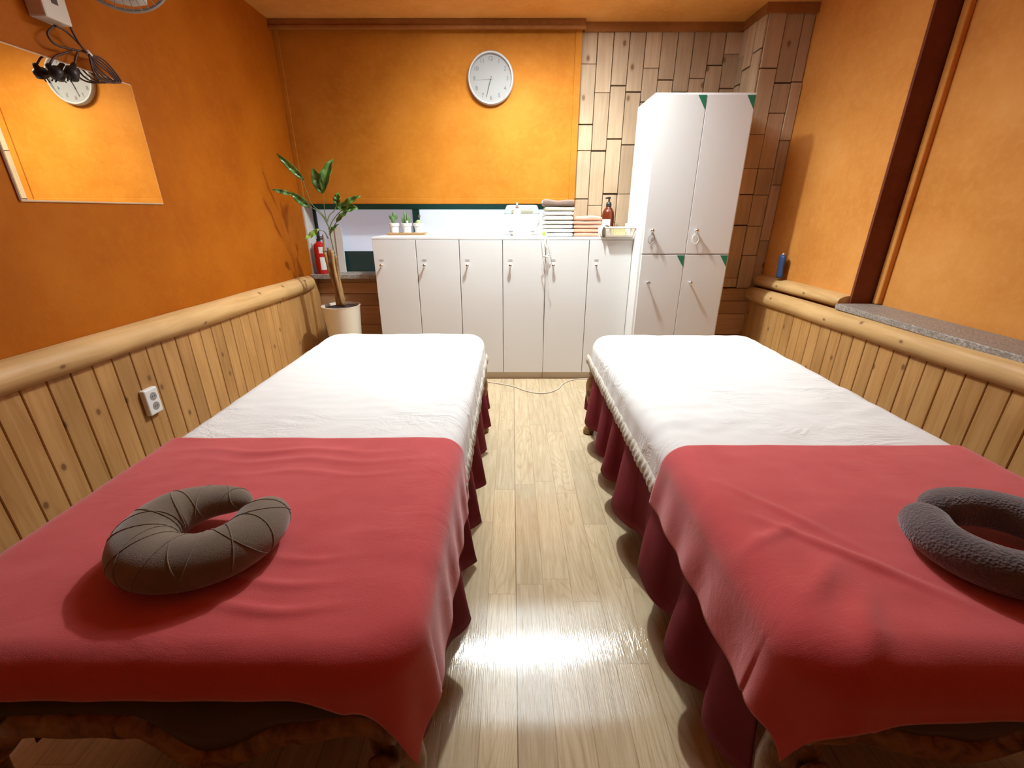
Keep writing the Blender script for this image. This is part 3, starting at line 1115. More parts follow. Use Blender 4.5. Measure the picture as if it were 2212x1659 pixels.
# face pillows: open ring cushions
def face_pillow(name, cx, cy, rx, ry, tw, th, gap_ang, gap_half, m, rot, zbase, seams, label, taperA=0.45, taperB=0.75, tilt=0.0):
    t = empty(name, (cx, cy, zbase), label, 'pillow', 'ring face pillows')
    bm = NB()
    N, K = 96, 28
    rings = []
    a0 = gap_ang + gap_half; a1 = gap_ang + 2 * PI - gap_half
    for i in range(N + 1):
        s_ = i / N
        a = a0 + (a1 - a0) * s_
        endd = min(s_ * 14, 1.0) if s_ < 0.5 else min((1 - s_) * 14, 1.0)
        rnd_ = math.sqrt(max(0.0, 1 - (1 - endd) ** 2))
        sc = rnd_ * (taperA + (1 - taperA) * min(1, s_ * 4)) * (taperB + (1 - taperB) * min(1, (1 - s_) * 4))
        sc = max(sc, 0.02)
        c = Vector((math.cos(a) * rx, math.sin(a) * ry, 0))
        nrm = Vector((math.cos(a) / rx, math.sin(a) / ry, 0)).normalized()
        ring = []
        for k in range(K):
            q_ = 2 * PI * k / K
            u, w = math.cos(q_), math.sin(q_)
            ww = w * th * sc
            if w < 0: ww *= 0.75
            p_ = c + nrm * (u * tw * sc) + Vector((0, 0, th * 0.75 + ww))
            if p_.z < 0.002: p_.z = 0.002
            p_.z += tilt * (p_.y + ry)
            ring.append(bm.verts.new(p_))
        rings.append(ring)
    for a, b in zip(rings[:-1], rings[1:]):
        for k in range(K): bm.faces.new([a[k], a[(k + 1) % K], b[(k + 1) % K], b[k]])
    bm.faces.new(rings[0]); bm.faces.new(rings[-1])
    bm.transform(Matrix.Rotation(rot, 4, 'Z'))
    obj('cushion', bm, m, t, True)
    if seams:
        bm = NB()
        def pt(a, q_):
            s_ = (a - a0) / (a1 - a0)
            s_ = min(max(s_, 0), 1)
            endd = min(s_ * 14, 1.0) if s_ < 0.5 else min((1 - s_) * 14, 1.0)
            rnd_ = math.sqrt(max(0.0, 1 - (1 - endd) ** 2))
            sc = max(rnd_ * (taperA + (1 - taperA) * min(1, s_ * 4)) * (taperB + (1 - taperB) * min(1, (1 - s_) * 4)), 0.02)
            c = Vector((math.cos(a) * rx, math.sin(a) * ry, 0))
            nrm = Vector((math.cos(a) / rx, math.sin(a) / ry, 0)).normalized()
            p_ = c + nrm * (math.cos(q_) * tw * sc * 1.004) + Vector((0, 0, th * 0.75 + math.sin(q_) * th * sc * 1.004 * (1 if math.sin(q_) > 0 else 0.75)))
            p_.z = max(p_.z, 0.003)
            p_.z += tilt * (p_.y + ry)
            return p_
        for k in range(11):
            aa = a0 + (a1 - a0) * (k + 0.8) / 11.5
            tube(bm, [pt(aa + 0.42 * (j / 16 - 0.5), -0.35 + (PI + 0.5) * j / 16) for j in range(17)], 0.0013, 6)
        for k in range(7):
            aa = a0 + (a1 - a0) * (k + 0.6) / 7.5
            tube(bm, [pt(min(aa + 0.75 * (0.5 - j / 16), a1 - 0.05), -0.35 + (PI + 0.4) * j / 16) for j in range(17)], 0.0012, 6)
        bm.transform(Matrix.Rotation(rot, 4, 'Z'))
        obj('seam_piping', bm, m, t, True)
    return t


ZP = TOP + 0.0135
face_pillow('face_pillow', -0.605, 0.69, 0.103, 0.086, 0.057, 0.044, math.radians(55), math.radians(8), M['pillow'], 0, ZP, True,
            'brown quilted ring-shaped face pillow with an open slit, on the left bed', taperA=0.42, taperB=0.9, tilt=0.05)
face_pillow('face_pillow', 0.935, 0.66, 0.122, 0.094, 0.045, 0.043, math.radians(128), math.radians(0.5), M['pillow2'], 0, ZP, False,
            'charcoal dimpled-knit ring face pillow on the right bed', taperA=0.95, taperB=0.9, tilt=0.05)


# ------------------------------------------------------------------ low lockers (three two-door units)
LZ = 1.084
LYF = 3.28
PITCHX = 0.3118
LXS = -1.0036


def knob_bm(M_=None):
    bm = NB()
    lathe(bm, [(0.0001, 0.0), (0.008, 0.0), (0.008, 0.002), (0.005, 0.004), (0.0045, 0.014), (0.010, 0.018), (0.0125, 0.024), (0.010, 0.030), (0.0001, 0.032)], (0, 0, 0), 20,
          M=Matrix.Rotation(PI / 2, 4, 'X'))
    return bm


def plate_bm():
    bm = NB()
    box(bm, -0.016, 0.016, -0.0015, 0, -0.0055, 0.0055, mat=0)
    for (a, b, c, d) in ((-0.016, 0.016, 0.0047, 0.0055), (-0.016, 0.016, -0.0055, -0.0047), (-0.016, -0.0152, -0.0055, 0.0055), (0.0152, 0.016, -0.0055, 0.0055)):
        box(bm, a, b, -0.0019, -0.0014, c, d, mat=1)
    for x in (-0.008, -0.001, 0.006):
        box(bm, x, x + 0.0035, -0.0019, -0.0014, -0.0025, 0.0025, mat=1)
    return bm


lab = ['low white two-door locker unit at the left end, beside the plant pot',
       'low white two-door locker unit in the middle of the three',
       'low white two-door locker unit against the tall locker, with the basket on top']
proto = empty('low_locker', (LXS, LYF, 0), lab[0], 'locker', 'low white lockers along the back wall')
W2 = PITCHX * 2
bm = NB()
box(bm, 0.001, W2 - 0.001, 0.002, 0.368, 0.058, LZ - 0.018, bev=0.001, seg=1)
obj('carcass', bm, M['laminate_edge'], proto)
bm = NB(); box(bm, 0.0, W2, -0.018, 0.370, LZ - 0.018, LZ, bev=0.002, seg=1)
obj('top_board', bm, M['laminate'], proto)
bm = NB(); box(bm, 0.002, W2 - 0.002, 0.004, 0.03, 0.0, 0.058)
obj('plinth', bm, M['plinth'], proto)
kz = 0.889
for k in range(2):
    bm = NB(); box(bm, k * PITCHX + 0.0025, (k + 1) * PITCHX - 0.0025, -0.018, 0.0, 0.060, LZ - 0.021, bev=0.0015, seg=1)
    d = obj('door', bm, M['laminate'], proto)
    bm = knob_bm(); bm.transform(Matrix.Translation((k * PITCHX + 0.056, -0.018, kz)))
    obj('knob', bm, M['chrome'], d, True)
    bm = plate_bm(); bm.transform(Matrix.Translation((k * PITCHX + 0.056, -0.018, kz + 0.038)))
    obj('number_plate', bm, [M['plate'], M['steel_dark']], d)
for i in (1, 2):
    dup(proto, (LXS + W2 * i, LYF, 0), lab[i])

# ------------------------------------------------------------------ tall locker
TX0, TX1, TYF, TZ = 0.8675, 1.480, 3.08, 1.920
t = empty('tall_locker', (TX0, TYF, 0), 'tall white four-door locker with green corner stickers', 'locker')
w = TX1 - TX0
bm = NB()
box(bm, 0, w, 0.0, 0.40, 0.0, TZ, bev=0.002, seg=1)
obj('carcass', bm, M['laminate'], t)
for (c, (z0, z1), kzz, kxx) in ((0, (0.987, TZ - 0.012), 1.135, 0.050), (1, (0.987, TZ - 0.012), 1.135, 0.050), (0, (0.06, 0.981), 0.795, 0.060), (1, (0.06, 0.981), 0.795, 0.060)):
    xa = 0.012 + c * (w - 0.024) / 2; xb = xa + (w - 0.024) / 2
    bm = NB(); box(bm, xa + 0.0015, xb - 0.0015, -0.018, 0.0, z0, z1, bev=0.0015, seg=1)
    d = obj('door', bm, M['laminate'], t)
    bm = knob_bm(); bm.transform(Matrix.Translation((xa + kxx, -0.018, kzz)))
    obj('knob', bm, M['chrome'], d, True)
    bm = NB(); prism(bm, [(xb - 0.004, -0.0185, z1 - 0.004), (xb - 0.004, -0.0185, z1 - 0.080), (xb - 0.055, -0.0185, z1 - 0.004)], (0, -0.0012, 0))
    o = obj('corner_sticker', bm, M['green_tri'], d)
    o['label'] = 'green triangular sticker'
    if z0 > 0.5:
        bm = NB()
        cpts = []
        for k in range(28):
            a = 2 * PI * k / 28
            cpts.append((xa + kxx + 0.022 * math.cos(a) + 0.001, -0.028 + 0.003 * math.sin(a), kzz - 0.052 + 0.030 * math.sin(a)))
        tube(bm, cpts, 0.003 if c == 0 else 0.0022, 8, closed=True)
        tube(bm, [(xa + kxx, -0.040, kzz - 0.004), (xa + kxx, -0.036, kzz - 0.014), (xa + kxx, -0.029, kzz - 0.022)], 0.0015, 6)
        o = obj('key_ring', bm, M['steel_dark'] if c == 0 else M['cord_white'], d, True)
    elif c == 0:
        bm = NB()
        cpts = [(xa + kxx + 0.015 * math.cos(2 * PI * k / 20), -0.052, kzz + 0.013 * math.sin(2 * PI * k / 20)) for k in range(20)]
        tube(bm, cpts, 0.002, 6, closed=True)
        obj('key_ring', bm, M['steel_dark'], d, True)

# ------------------------------------------------------------------ clock
cc = at(1060, 169, 3.672)
t = empty('wall_clock', (cc.x, 3.699, cc.z), 'round white wall clock with slim black hands above the low lockers', 'clock')
RxM = Matrix.Rotation(PI / 2, 4, 'X')
bm = NB()
R0 = 0.164
lathe(bm, [(0.0001, 0.0), (R0 - 0.006, 0.0), (R0, 0.008), (R0, 0.026), (R0 - 0.006, 0.036), (R0 - 0.014, 0.036), (R0 - 0.018, 0.028), (R0 - 0.018, 0.018), (0.0001, 0.018)], (0, 0, 0), 72, M=RxM)
o = obj('clock_case', bm, M['clock_case'], t); smooth_by_angle(o, 30)
bm = NB(); lathe(bm, [(0.0001, 0.018), (R0 - 0.019, 0.018), (R0 - 0.019, 0.0195), (0.0001, 0.0195)], (0, 0, 0), 64, M=RxM)
obj('dial', bm, M['clockface'], t)
for h in range(1, 13):
    a = h * PI / 6
    rr = 0.118
    bm = NB()
    text_into(bm, str(h), 0.036, Matrix.Translation((math.sin(a) * rr, -0.0203, math.cos(a) * rr)) @ Matrix.Rotation(PI / 2, 4, 'X'))
    obj('numeral', bm, M['ink'], t)



def hand(bm, ang, L, back, w_, y):
    R = Matrix.Rotation(ang, 4, 'Y')
    box(bm, -w_, w_, y - 0.0008, y, -back, L, M=R)


bm = NB(); hand(bm, math.radians(197), 0.072, 0.014, 0.0024, -0.0225); obj('hour_hand', bm, M['black'], t)
bm = NB(); hand(bm, math.radians(196), 0.116, 0.014, 0.0016, -0.0240); obj('minute_hand', bm, M['black'], t)
bm = NB(); hand(bm, math.radians(266), 0.10, 0.02, 0.0006, -0.0255)
lathe(bm, [(0.0001, 0.021), (0.005, 0.021), (0.005, 0.0275), (0.0001, 0.028)], (0, 0, 0), 14, M=RxM)
obj('second_hand', bm, M['clockface'], t)

# ------------------------------------------------------------------ mirror
my0, my1, mz0, mz1 = 1.585, 2.232, 1.283, 1.765
t = empty('wall_mirror', (XL, (my0 + my1) / 2, mz0), 'rectangular mirror with a thin pale rim on the left orange wall', 'mirror')
T0 = Matrix.Translation((0, -(my0 + my1) / 2, -mz0))
bm = NB(); box(bm, 0.0, 0.008, my0, my1, mz0, mz1, bev=0.0035, seg=1); bm.transform(T0)
obj('mirror_edge', bm, M['mirror_edge'], t)
bm = NB(); box(bm, 0.0078, 0.0088, my0 + 0.006, my1 - 0.006, mz0 + 0.006, mz1 - 0.006); bm.transform(T0)
obj('mirror_glass', bm, M['mirror'], t)

# ------------------------------------------------------------------ outlet
t = empty('wall_outlet', (-1.637, 1.79, 0.459), 'white double power socket on the left plank panelling', 'power socket')
bm = NB(); box(bm, 0.0, 0.026, -0.037, 0.037, -0.060, 0.060, bev=0.006, seg=3)
obj('cover_plate', bm, M['white_plastic'], t)
for zz in (0.022, -0.024):
    bm = NB()
    RY = Matrix.Rotation(PI / 2, 4, 'Y')
    lathe(bm, [(0.0195, 0.0255), (0.0185, 0.0268), (0.0001, 0.0266)], (0, 0.003, zz), 28, M=RY, caps=False)
    for yy in (-0.0065, 0.0065):
        lathe(bm, [(0.0001, 0.0267), (0.0026, 0.0267), (0.0026, 0.0272), (0.0001, 0.0272)], (0, 0.003 + yy, zz), 10, M=RY, mat=1)
    obj('socket', bm, [M['steel_dark'], M['black']], t)

# ------------------------------------------------------------------ wall fan (base box, cord bundle, plugs, fan head)
t = empty('wall_fan', (XL, 1.90, 1.875), 'white wall-mounted fan at the top of the left wall above the mirror', 'fan')
bm = NB(); box(bm, 0.0, 0.062, -0.05, 0.05, 0.0, 0.30, bev=0.006)
obj('fan_base', bm, M['off_plastic'], t)
bm = NB()
box(bm, 0.06, 0.064, -0.012, 0.012, 0.05, 0.09, bev=0.001)
obj('switch', bm, M['cord_brown'], t)
bm = NB()
tube(bm, catmull([(0.04, 0.0, 0.27), (0.09, 0.04, 0.29), (0.14, 0.17, 0.28)], 6), 0.018, 12)
obj('fan_arm', bm, M['off_plastic'], t, True)
ctr = Vector((0.205, 0.135, 0.262))
ax = Vector((0.55, -0.75, -0.36)).normalized()
Rm = ax.to_track_quat('Z', 'Y').to_matrix().to_4x4()
bm = NB(); lathe(bm, [(0.0001, -0.10), (0.04, -0.095), (0.055, -0.06), (0.05, -0.01), (0.0001, -0.005)], ctr, 24, M=Rm)
obj('motor_housing', bm, M['off_plastic'], t, True)
bm = NB()
GR = 0.175
for rr, dz in ((GR, 0.02), (GR * 0.98, 0.05), (GR * 0.98, -0.01), (GR * 0.55, 0.068), (GR * 0.22, 0.072), (GR * 0.78, 0.062), (GR * 0.6, -0.03)):
    tube(bm, [ctr + Rm @ Vector((rr * math.cos(2 * PI * k / 48), rr * math.sin(2 * PI * k / 48), dz)) for k in range(48)], 0.0055 if rr == GR else 0.0014, 6, closed=True)
for k in range(40):
    a = 2 * PI * k / 40
    tube(bm, [ctr + Rm @ Vector((r_ * math.cos(a), r_ * math.sin(a), z_)) for r_, z_ in ((GR * 0.2, 0.072), (GR * 0.78, 0.062), (GR, 0.03), (GR, 0.0), (GR * 0.6, -0.03), (0.05, -0.04))], 0.0011, 5)
obj('guard', bm, M['steel_dark'], t, True)
bm = NB()
for b in range(4):
    a0 = b * PI / 2
    vs = []
    for i in range(7):
        r_ = 0.03 + (GR - 0.045) * i / 6
        wdt = 0.35 + 0.35 * math.sin(PI * (i + 1) / 8)
        vs.append([bm.verts.new(ctr + Rm @ Vector((r_ * math.cos(a0 + u * wdt), r_ * math.sin(a0 + u * wdt), 0.02 + 0.018 * u))) for u in (-1, -0.3, 0.4, 1)])
    for i in range(6):
        for k in range(3): bm.faces.new([vs[i][k], vs[i + 1][k], vs[i + 1][k + 1], vs[i][k + 1]])
lathe(bm, [(0.0001, 0.0), (0.03, 0.0), (0.03, 0.035), (0.02, 0.045), (0.0001, 0.047)], ctr, 20, M=Rm)
o = obj('blades', bm, M['white_plastic'], t, True); solidify(o, 0.002)

XC = XL + 0.032


def wallpts(L, X=XC): return [at_x(px, py, X) for px, py in L]


t = empty('power_cord', (XC, 2.0, 1.7), 'brown bundled power cord with two black plugs hanging over the mirror', 'cord')
T0 = Matrix.Translation(-Vector(t.location))
bm = NB()
tube(bm, catmull(wallpts([(118, 55), (103, 72), (118, 95), (150, 105), (184, 112)]), 6), 0.0038, 8)
tube(bm, catmull(wallpts([(120, 56), (140, 66), (165, 88), (186, 112)], XC + 0.006), 6), 0.0038, 8)
tube(bm, catmull(wallpts([(150, 54), (160, 75), (172, 95), (188, 114)], XC + 0.01), 6), 0.0035, 8)
for k in range(4):
    dx = k * 3
    tube(bm, catmull(wallpts([(192, 117), (222 - dx, 128 + dx * 1.3), (250 - dx * 1.6, 158), (261 - dx * 1.2, 178), (240 - dx * 2, 172 + dx * .3), (212 - dx, 148 + dx), (192, 118)], XC + 0.004 * k), 6), 0.0032, 8)
tube(bm, catmull(wallpts([(168, 113), (164, 125), (160, 142)]), 5), 0.0035, 8)
tube(bm, catmull(wallpts([(155, 110), (120, 122), (108, 138)]), 5), 0.0034, 8)
bm.transform(T0); obj('cord', bm, M['cord_brown'], t, True)
for (P1, P2) in (((100, 138), (128, 166)), ((160, 138), (152, 168))):
    a, b = at_x(*P1, XC - 0.002), at_x(*P2, XC + 0.004)
    bm = NB(); tube(bm, [a, a + (b - a) * 0.35, a + (b - a) * 0.5, b - (b - a) * 0.1, b], [0.007, 0.011, 0.021, 0.023, 0.015], 14)
    for s_ in (-1, 1):
        q0 = b + Vector((0, 0.007 * s_, 0))
        tube(bm, [q0, q0 + (b - a).normalized() * 0.018], 0.0024, 8)
    bm.transform(T0); obj('plug', bm, M['rubber'], t, True)
bm = NB(); tube(bm, wallpts([(186, 111), (195, 121)], XC + 0.004), 0.0095, 10); bm.transform(T0)
obj('cable_tie', bm, M['cord_white'], t, True)

# ------------------------------------------------------------------ fire extinguisher on the sill
ep = (-1.575, 3.71, 0.7725)
t = empty('fire_extinguisher', ep, 'small red fire extinguisher standing on the window sill corner', 'fire extinguisher')
bm = NB(); lathe(bm, [(0.0001, 0), (0.042, 0), (0.045, 0.006), (0.045, 0.215), (0.040, 0.235), (0.022, 0.248), (0.018, 0.256), (0.0001, 0.256)], n=32)
o = obj('cylinder', bm, M['extred'], t); smooth_by_angle(o, 40)
bm = NB()
lathe(bm, [(0.0001, 0.256), (0.014, 0.256), (0.014, 0.275), (0.0001, 0.277)], n=16)
box(bm, -0.008, 0.040, -0.008, 0.008, 0.270, 0.280, bev=0.002)
box(bm, -0.008, 0.045, -0.006, 0.006, 0.286, 0.294, bev=0.002)
obj('valve', bm, M['rubber'], t)


def wrap_label(bm, r, z0, z1, a0, a1, n=14):
    inn, out = [], []
    for i in range(n + 1):
        a = a0 + (a1 - a0) * i / n
        for L, rr in ((inn, r), (out, r + 0.0008)):
            L.append((bm.verts.new((rr * math.cos(a), rr * math.sin(a), z0)), bm.verts.new((rr * math.cos(a), rr * math.sin(a), z1))))
    for i in range(n):
        bm.faces.new([out[i][0], out[i + 1][0], out[i + 1][1], out[i][1]])
        bm.faces.new([inn[i][0], inn[i][1], inn[i + 1][1], inn[i + 1][0]])
        bm.faces.new([out[i][1], out[i + 1][1], inn[i + 1][1], inn[i][1]])
        bm.faces.new([out[i][0], inn[i][0], inn[i + 1][0], out[i + 1][0]])
    bm.faces.new([out[0][0], out[0][1], inn[0][1], inn[0][0]]); bm.faces.new([out[n][0], inn[n][0], inn[n][1], out[n][1]])


bm = NB(); wrap_label(bm, 0.0452, 0.165, 0.215, -1.35, -0.5); wrap_label(bm, 0.0452, 0.035, 0.135, -1.35, -0.35)
obj('label', bm, M['label_paper'], t)

# white rounded boards leaning behind the plant
for k, (x, y, zt_, lb) in enumerate(((-1.50, 3.80, 1.135, 'left one of two pale round-topped boards leaning in the window corner'), (-1.44, 3.79, 1.145, 'right one of two pale round-topped boards leaning in the window corner'))):
    bm = NB()
    prof = [(-0.028, 0), (0.028, 0), (0.028, zt_ - 0.772 - 0.03)]
    for j in range(7):
        a = PI * j / 6
        prof.append((0.028 * math.cos(a), zt_ - 0.772 - 0.03 + 0.028 * math.sin(a)))
    prof.append((-0.028, 0.1))
    prism(bm, [(px_, 0, pz_) for px_, pz_ in prof], (0, 0.014, 0))
    bm.transform(Matrix.Rotation(-0.06, 4, 'X'))
    o = obj('leaning_board', bm, M['white_plaster'])
    o.location = (x, y - 0.0, 0.7728)
    tag(o, lb, 'board')

# ------------------------------------------------------------------ potted plant
YP = 3.30
pc = at(737, 659, YP)
t = empty('potted_plant', (pc.x, YP, 0), 'tall potted dracaena-like plant with brown canes in a cream pot, left corner', 'plant')
t['label'] = 'tall leafy plant with brown canes in a cream pot, in the left corner'
T0 = Matrix.Translation(-Vector(t.location))
prz = pc.z
bm = NB()
lathe(bm, [(0.0001, 0.0), (0.095, 0.0), (0.098, 0.01), (0.136, prz - 0.012), (0.142, prz), (0.132, prz), (0.128, prz - 0.03), (0.0001, prz - 0.03)], (0, 0, 0), 48)
o = obj('pot', bm, M['pot'], t); smooth_by_angle(o, 40)
bm = NB()
lathe(bm, [(0.129, prz - 0.031), (0.125, prz - 0.018), (0.07, prz - 0.010), (0.0001, prz - 0.008)], (0, 0, 0), 32)
obj('soil', bm, M['soil'], t, True)


def PP(px, py, dY=0.0): return at(px, py, YP + dY)


canes = [
    ([(735, 660, 0), (724, 620, .0), (712, 585, -.01), (702, 545, -.02)], [0.020, 0.017, 0.015, 0.016]),
    ([(738, 660, .02), (727, 615, .02), (716, 575, .02), (708, 535, .02)], [0.016, 0.014, 0.013, 0.011]),
    ([(741, 660, -.01), (731, 620, -.02), (722, 580, -.02), (716, 540, -.02)], [0.018, 0.016, 0.016, 0.019]),
    ([(744, 660, .0), (737, 625, .0), (730, 590, .0), (725, 552, 0)], [0.017, 0.015, 0.014, 0.014]),
    ([(731, 660, .03), (729, 645, .03), (726, 634, .03)], [0.022, 0.022, 0.014]),
    ([(700, 545, -.02), (699, 520, -.02), (697, 506, -.02)], [0.012, 0.010, 0.006]),
]
for pts, rad in canes:
    rad = [q_ * 0.76 for q_ in rad]
    P = catmull([PP(*p_) for p_ in pts], 6)
    rr = []
    for i in range(len(P)):
        u = i / (len(P) - 1) * (len(rad) - 1); k = min(int(u), len(rad) - 2)
        rr.append((rad[k] + (rad[k + 1] - rad[k]) * (u - k)) * (1 + 0.12 * noise.noise(P[i] * 22)))
    bm = NB(); tube(bm, P, rr, 10); bm.transform(T0)
    obj('cane', bm, M['cane'], t, True)
bm = NB()
stems = [[(723, 548), (716, 520), (711, 495), (706, 478), (701, 455), (699, 430), (698, 412)],
         [(711, 495), (718, 478), (730, 462), (742, 452)], [(709, 488), (699, 470), (684, 455), (667, 445)],
         [(705, 474), (690, 456), (672, 438), (650, 380)], [(706, 482), (712, 465), (722, 455), (728, 440)],
         [(713, 505), (718, 495), (724, 484), (729, 477)], [(712, 508), (717, 500), (724, 494)],
         [(709, 515), (700, 500), (686, 496)]]
dYs = [0, 0.02, -0.06, -0.05, 0.05, -0.03, 0.03, -0.05]
for L, dy in zip(stems, dYs):
    n_ = len(L)
    P = catmull([PP(a, b, dy * i / (n_ - 1)) for i, (a, b) in enumerate(L)], 6)
    tube(bm, P, [0.0042 - 0.0022 * i / len(P) for i in range(len(P))], 7)
bm.transform(T0)
obj('stem', bm, M['stem'], t, True)


def leaf(name, base, tip, width, fold, droop, m, roll=0.0):
    base, tip = Vector(base), Vector(tip)
    d = tip - base
    L = d.length
    f = d.normalized()
    view = Vector((0, -1, 0.25)).normalized()
    side = f.cross(view).normalized()
    nrm = side.cross(f).normalized()
    side = (side * math.cos(roll) + nrm * math.sin(roll)).normalized()
    nrm = side.cross(f).normalized()
    bm = NB()
    N, K = 14, 3
    rows = []
    for i in range(N + 1):
        s_ = i / N
        wv = width * (math.sin(PI * min(1, s_ * 0.97 + 0.02) ** 0.85) ** 0.8)
        c = base + d * s_ + nrm * (droop * math.sin(PI * s_)) + nrm * 0.004 * math.sin(s_ * 17)
        row = []
        for k in range(-K, K + 1):
            u = k / K
            row.append(bm.verts.new(c + side * (wv * u) + nrm * (fold * abs(u) * wv * 1.2 + 0.003 * math.sin(s_ * 22 + u * 3))))
        rows.append(row)
    for a, b in zip(rows[:-1], rows[1:]):
        for k in range(2 * K): bm.faces.new([a[k], a[k + 1], b[k + 1], b[k]])
    bm.transform(T0)
    o = obj(name, bm, m, t, True)
    solidify(o, 0.0012, 0)
    return o


leaves = [((656, 388, -.05), (597, 331, -.12), 0.022, 0.5, 0.01, 0), ((668, 447, -.06), (626, 414, -.12), 0.026, 0.4, 0.012, 0),
          ((632, 421, -.11), (587, 409, -.17), 0.015, 0.6, 0.0, 1), ((697, 418, 0), (676, 362, -.02), 0.038, 0.5, -0.01, 0),
          ((699, 415, 0), (719, 343, .03), 0.036, 0.7, 0.015, 0), ((727, 443, .05), (731, 416, .05), 0.026, 0.4, 0.0, 0),
          ((728, 446, .02), (773, 450, .02), 0.034, 0.6, -0.01, 0), ((738, 446, .02), (779, 423, .0), 0.020, 0.5, 0.01, 0),
          ((727, 480, -.03), (756, 452, -.05), 0.016, 0.7, 0.008, 0), ((712, 504, .03), (731, 484, .05), 0.012, 0.5, 0.01, 0),
          ((688, 495, -.05), (657, 517, -.08), 0.019, 0.3, -0.012, 1)]
for b_, t_, w_, fo, dr, pale in leaves:
    leaf('leaf', PP(*b_), PP(*t_), w_, fo, dr, M['leaf_pale'] if pale and w_ > 0.016 else M['leaf'])

# ------------------------------------------------------------------ things on the low lockers
# tray with three cactus pots
ty = 3.575
tl = empty('bamboo_tray', (-0.815, ty, LZ + 0.0005), 'narrow brown bamboo tray under the three cactus pots', 'tray')
bm = NB(); box(bm, -0.142, 0.145, -0.045, 0.045, 0.0, 0.012, bev=0.003)
obj('tray_base', bm, M['tray'], tl)
bm = NB(); box(bm, -0.142, 0.145, -0.047, -0.042, 0.010, 0.020, bev=0.001); box(bm, -0.142, 0.145, 0.042, 0.047, 0.010, 0.020, bev=0.001)
obj('rim', bm, M['tray'], tl)


def cactus_pot(x, kind, label):
    t_ = empty('cactus_pot', (x, ty, LZ + 0.0128), label, 'potted cactus', 'small cactus pots on the tray')
    bm = NB()
    lathe(bm, [(0.0001, 0), (0.034, 0), (0.035, 0.004), (0.031, 0.010), (0.034, 0.052), (0.039, 0.054), (0.040, 0.072), (0.036, 0.074), (0.034, 0.066), (0.0001, 0.066)], n=32)
    o_ = obj('pot', bm, M['pot_white'], t_); smooth_by_angle(o_, 40)
    bm = NB()
    mm = M['cactus']
    if kind == 0:
        def pad(cx_, cz_, rx_, rz_, ang, dy=0):
            Mx = Matrix.Translation((cx_, dy, cz_)) @ Matrix.Rotation(ang, 4, 'Y')
            rr = [(0.0001, -rz_)] + [(rx_ * math.cos(a), rz_ * math.sin(a)) for a in [(-PI / 2 + PI * k / 8) for k in range(1, 8)]] + [(0.0001, rz_)]
            lathe(bm, rr, (0, 0, 0), 16, M=Mx, sy=0.45)
        pad(0, 0.095, 0.016, 0.035, 0); pad(0.002, 0.130, 0.011, 0.026, 0.0); pad(-0.018, 0.112, 0.012, 0.024, -0.6); pad(0.019, 0.113, 0.012, 0.024, 0.7); pad(-0.006, 0.10, 0.012, 0.028, -0.2, -0.012)
    elif kind == 1:
        for (dx_, dy_, hh, r_, lean) in ((-0.018, 0, 0.115, 0.009, -0.012), (-0.004, -0.006, 0.155, 0.009, -0.004), (0.010, -0.002, 0.150, 0.009, 0.003), (0.020, 0.004, 0.125, 0.008, 0.006), (-0.008, 0.01, 0.12, 0.008, 0)):
            P = [(dx_ + lean * s_, dy_, 0.060 + (hh - 0.060) * s_) for s_ in (0, .25, .5, .75, .92, 1)]
            tube(bm, P, [r_ * .8, r_, r_, r_ * .9, r_ * .55, r_ * .1], 10)
    else:
        mm = M['cactus_pale']
        n_ = 24
        rings = []
        for j in range(9):
            ph = PI / 2 * j / 8
            rings.append([bm.verts.new((0.024 * math.cos(ph) * (1 + 0.09 * math.cos(12 * 2 * PI * i / n_ )) * math.cos(2 * PI * i / n_), 0.024 * math.cos(ph) * (1 + 0.09 * math.cos(12 * 2 * PI * i / n_)) * math.sin(2 * PI * i / n_), 0.066 + 0.032 * math.sin(ph))) for i in range(n_)])
        for a, b in zip(rings[:-1], rings[1:]):
            for i in range(n_): bm.faces.new([a[i], a[(i + 1) % n_], b[(i + 1) % n_], b[i]])
    obj('cactus', bm, mm, t_, True)
    bm = NB()
    lathe(bm, [(0.0335, 0.0655), (0.030, 0.068), (0.0001, 0.069)], n=20, caps=False)
    obj('soil', bm, M['pot_white'], t_)
    if kind == 1:
        bm = NB(); tube(bm, [(0.012, -0.028, 0.062), (0.013, -0.028, 0.092)], [0.006, 0.007], 10)
        obj('plant_marker', bm, M['white_plastic'], t_, True)
    return t_


cactus_pot(-0.912, 0, 'white pot with the branching dark green cactus, leftmost on the tray')
cactus_pot(-0.815, 1, 'white pot with the tall finger-shaped cactus, middle of the tray')
cactus_pot(-0.722, 2, 'white pot with the small round pale cactus, rightmost on the tray')

# clear container with white tissue, and a white squeeze bottle before it
ccx = at(1127, 500, 3.52).x
t = empty('clear_container', (ccx, 3.54, LZ + 0.0005), 'white rounded container with a clear lid beside the tall towel stack', 'container')


def superloft(bm, levels, n=48, e=3.2):
    rings = []
    for (a, b, z) in levels:
        ring = []
        for i in range(n):
            th = 2 * PI * i / n
            c_, s_ = math.cos(th), math.sin(th)
            ring.append(bm.verts.new((a * math.copysign(abs(c_) ** (2 / e), c_), b * math.copysign(abs(s_) ** (2 / e), s_), z)))
        rings.append(ring)
    for a, b in zip(rings[:-1], rings[1:]):
        for i in range(n): bm.faces.new([a[i], a[(i + 1) % n], b[(i + 1) % n], b[i]])
    bm.faces.new(rings[0]); bm.faces.new(rings[-1])


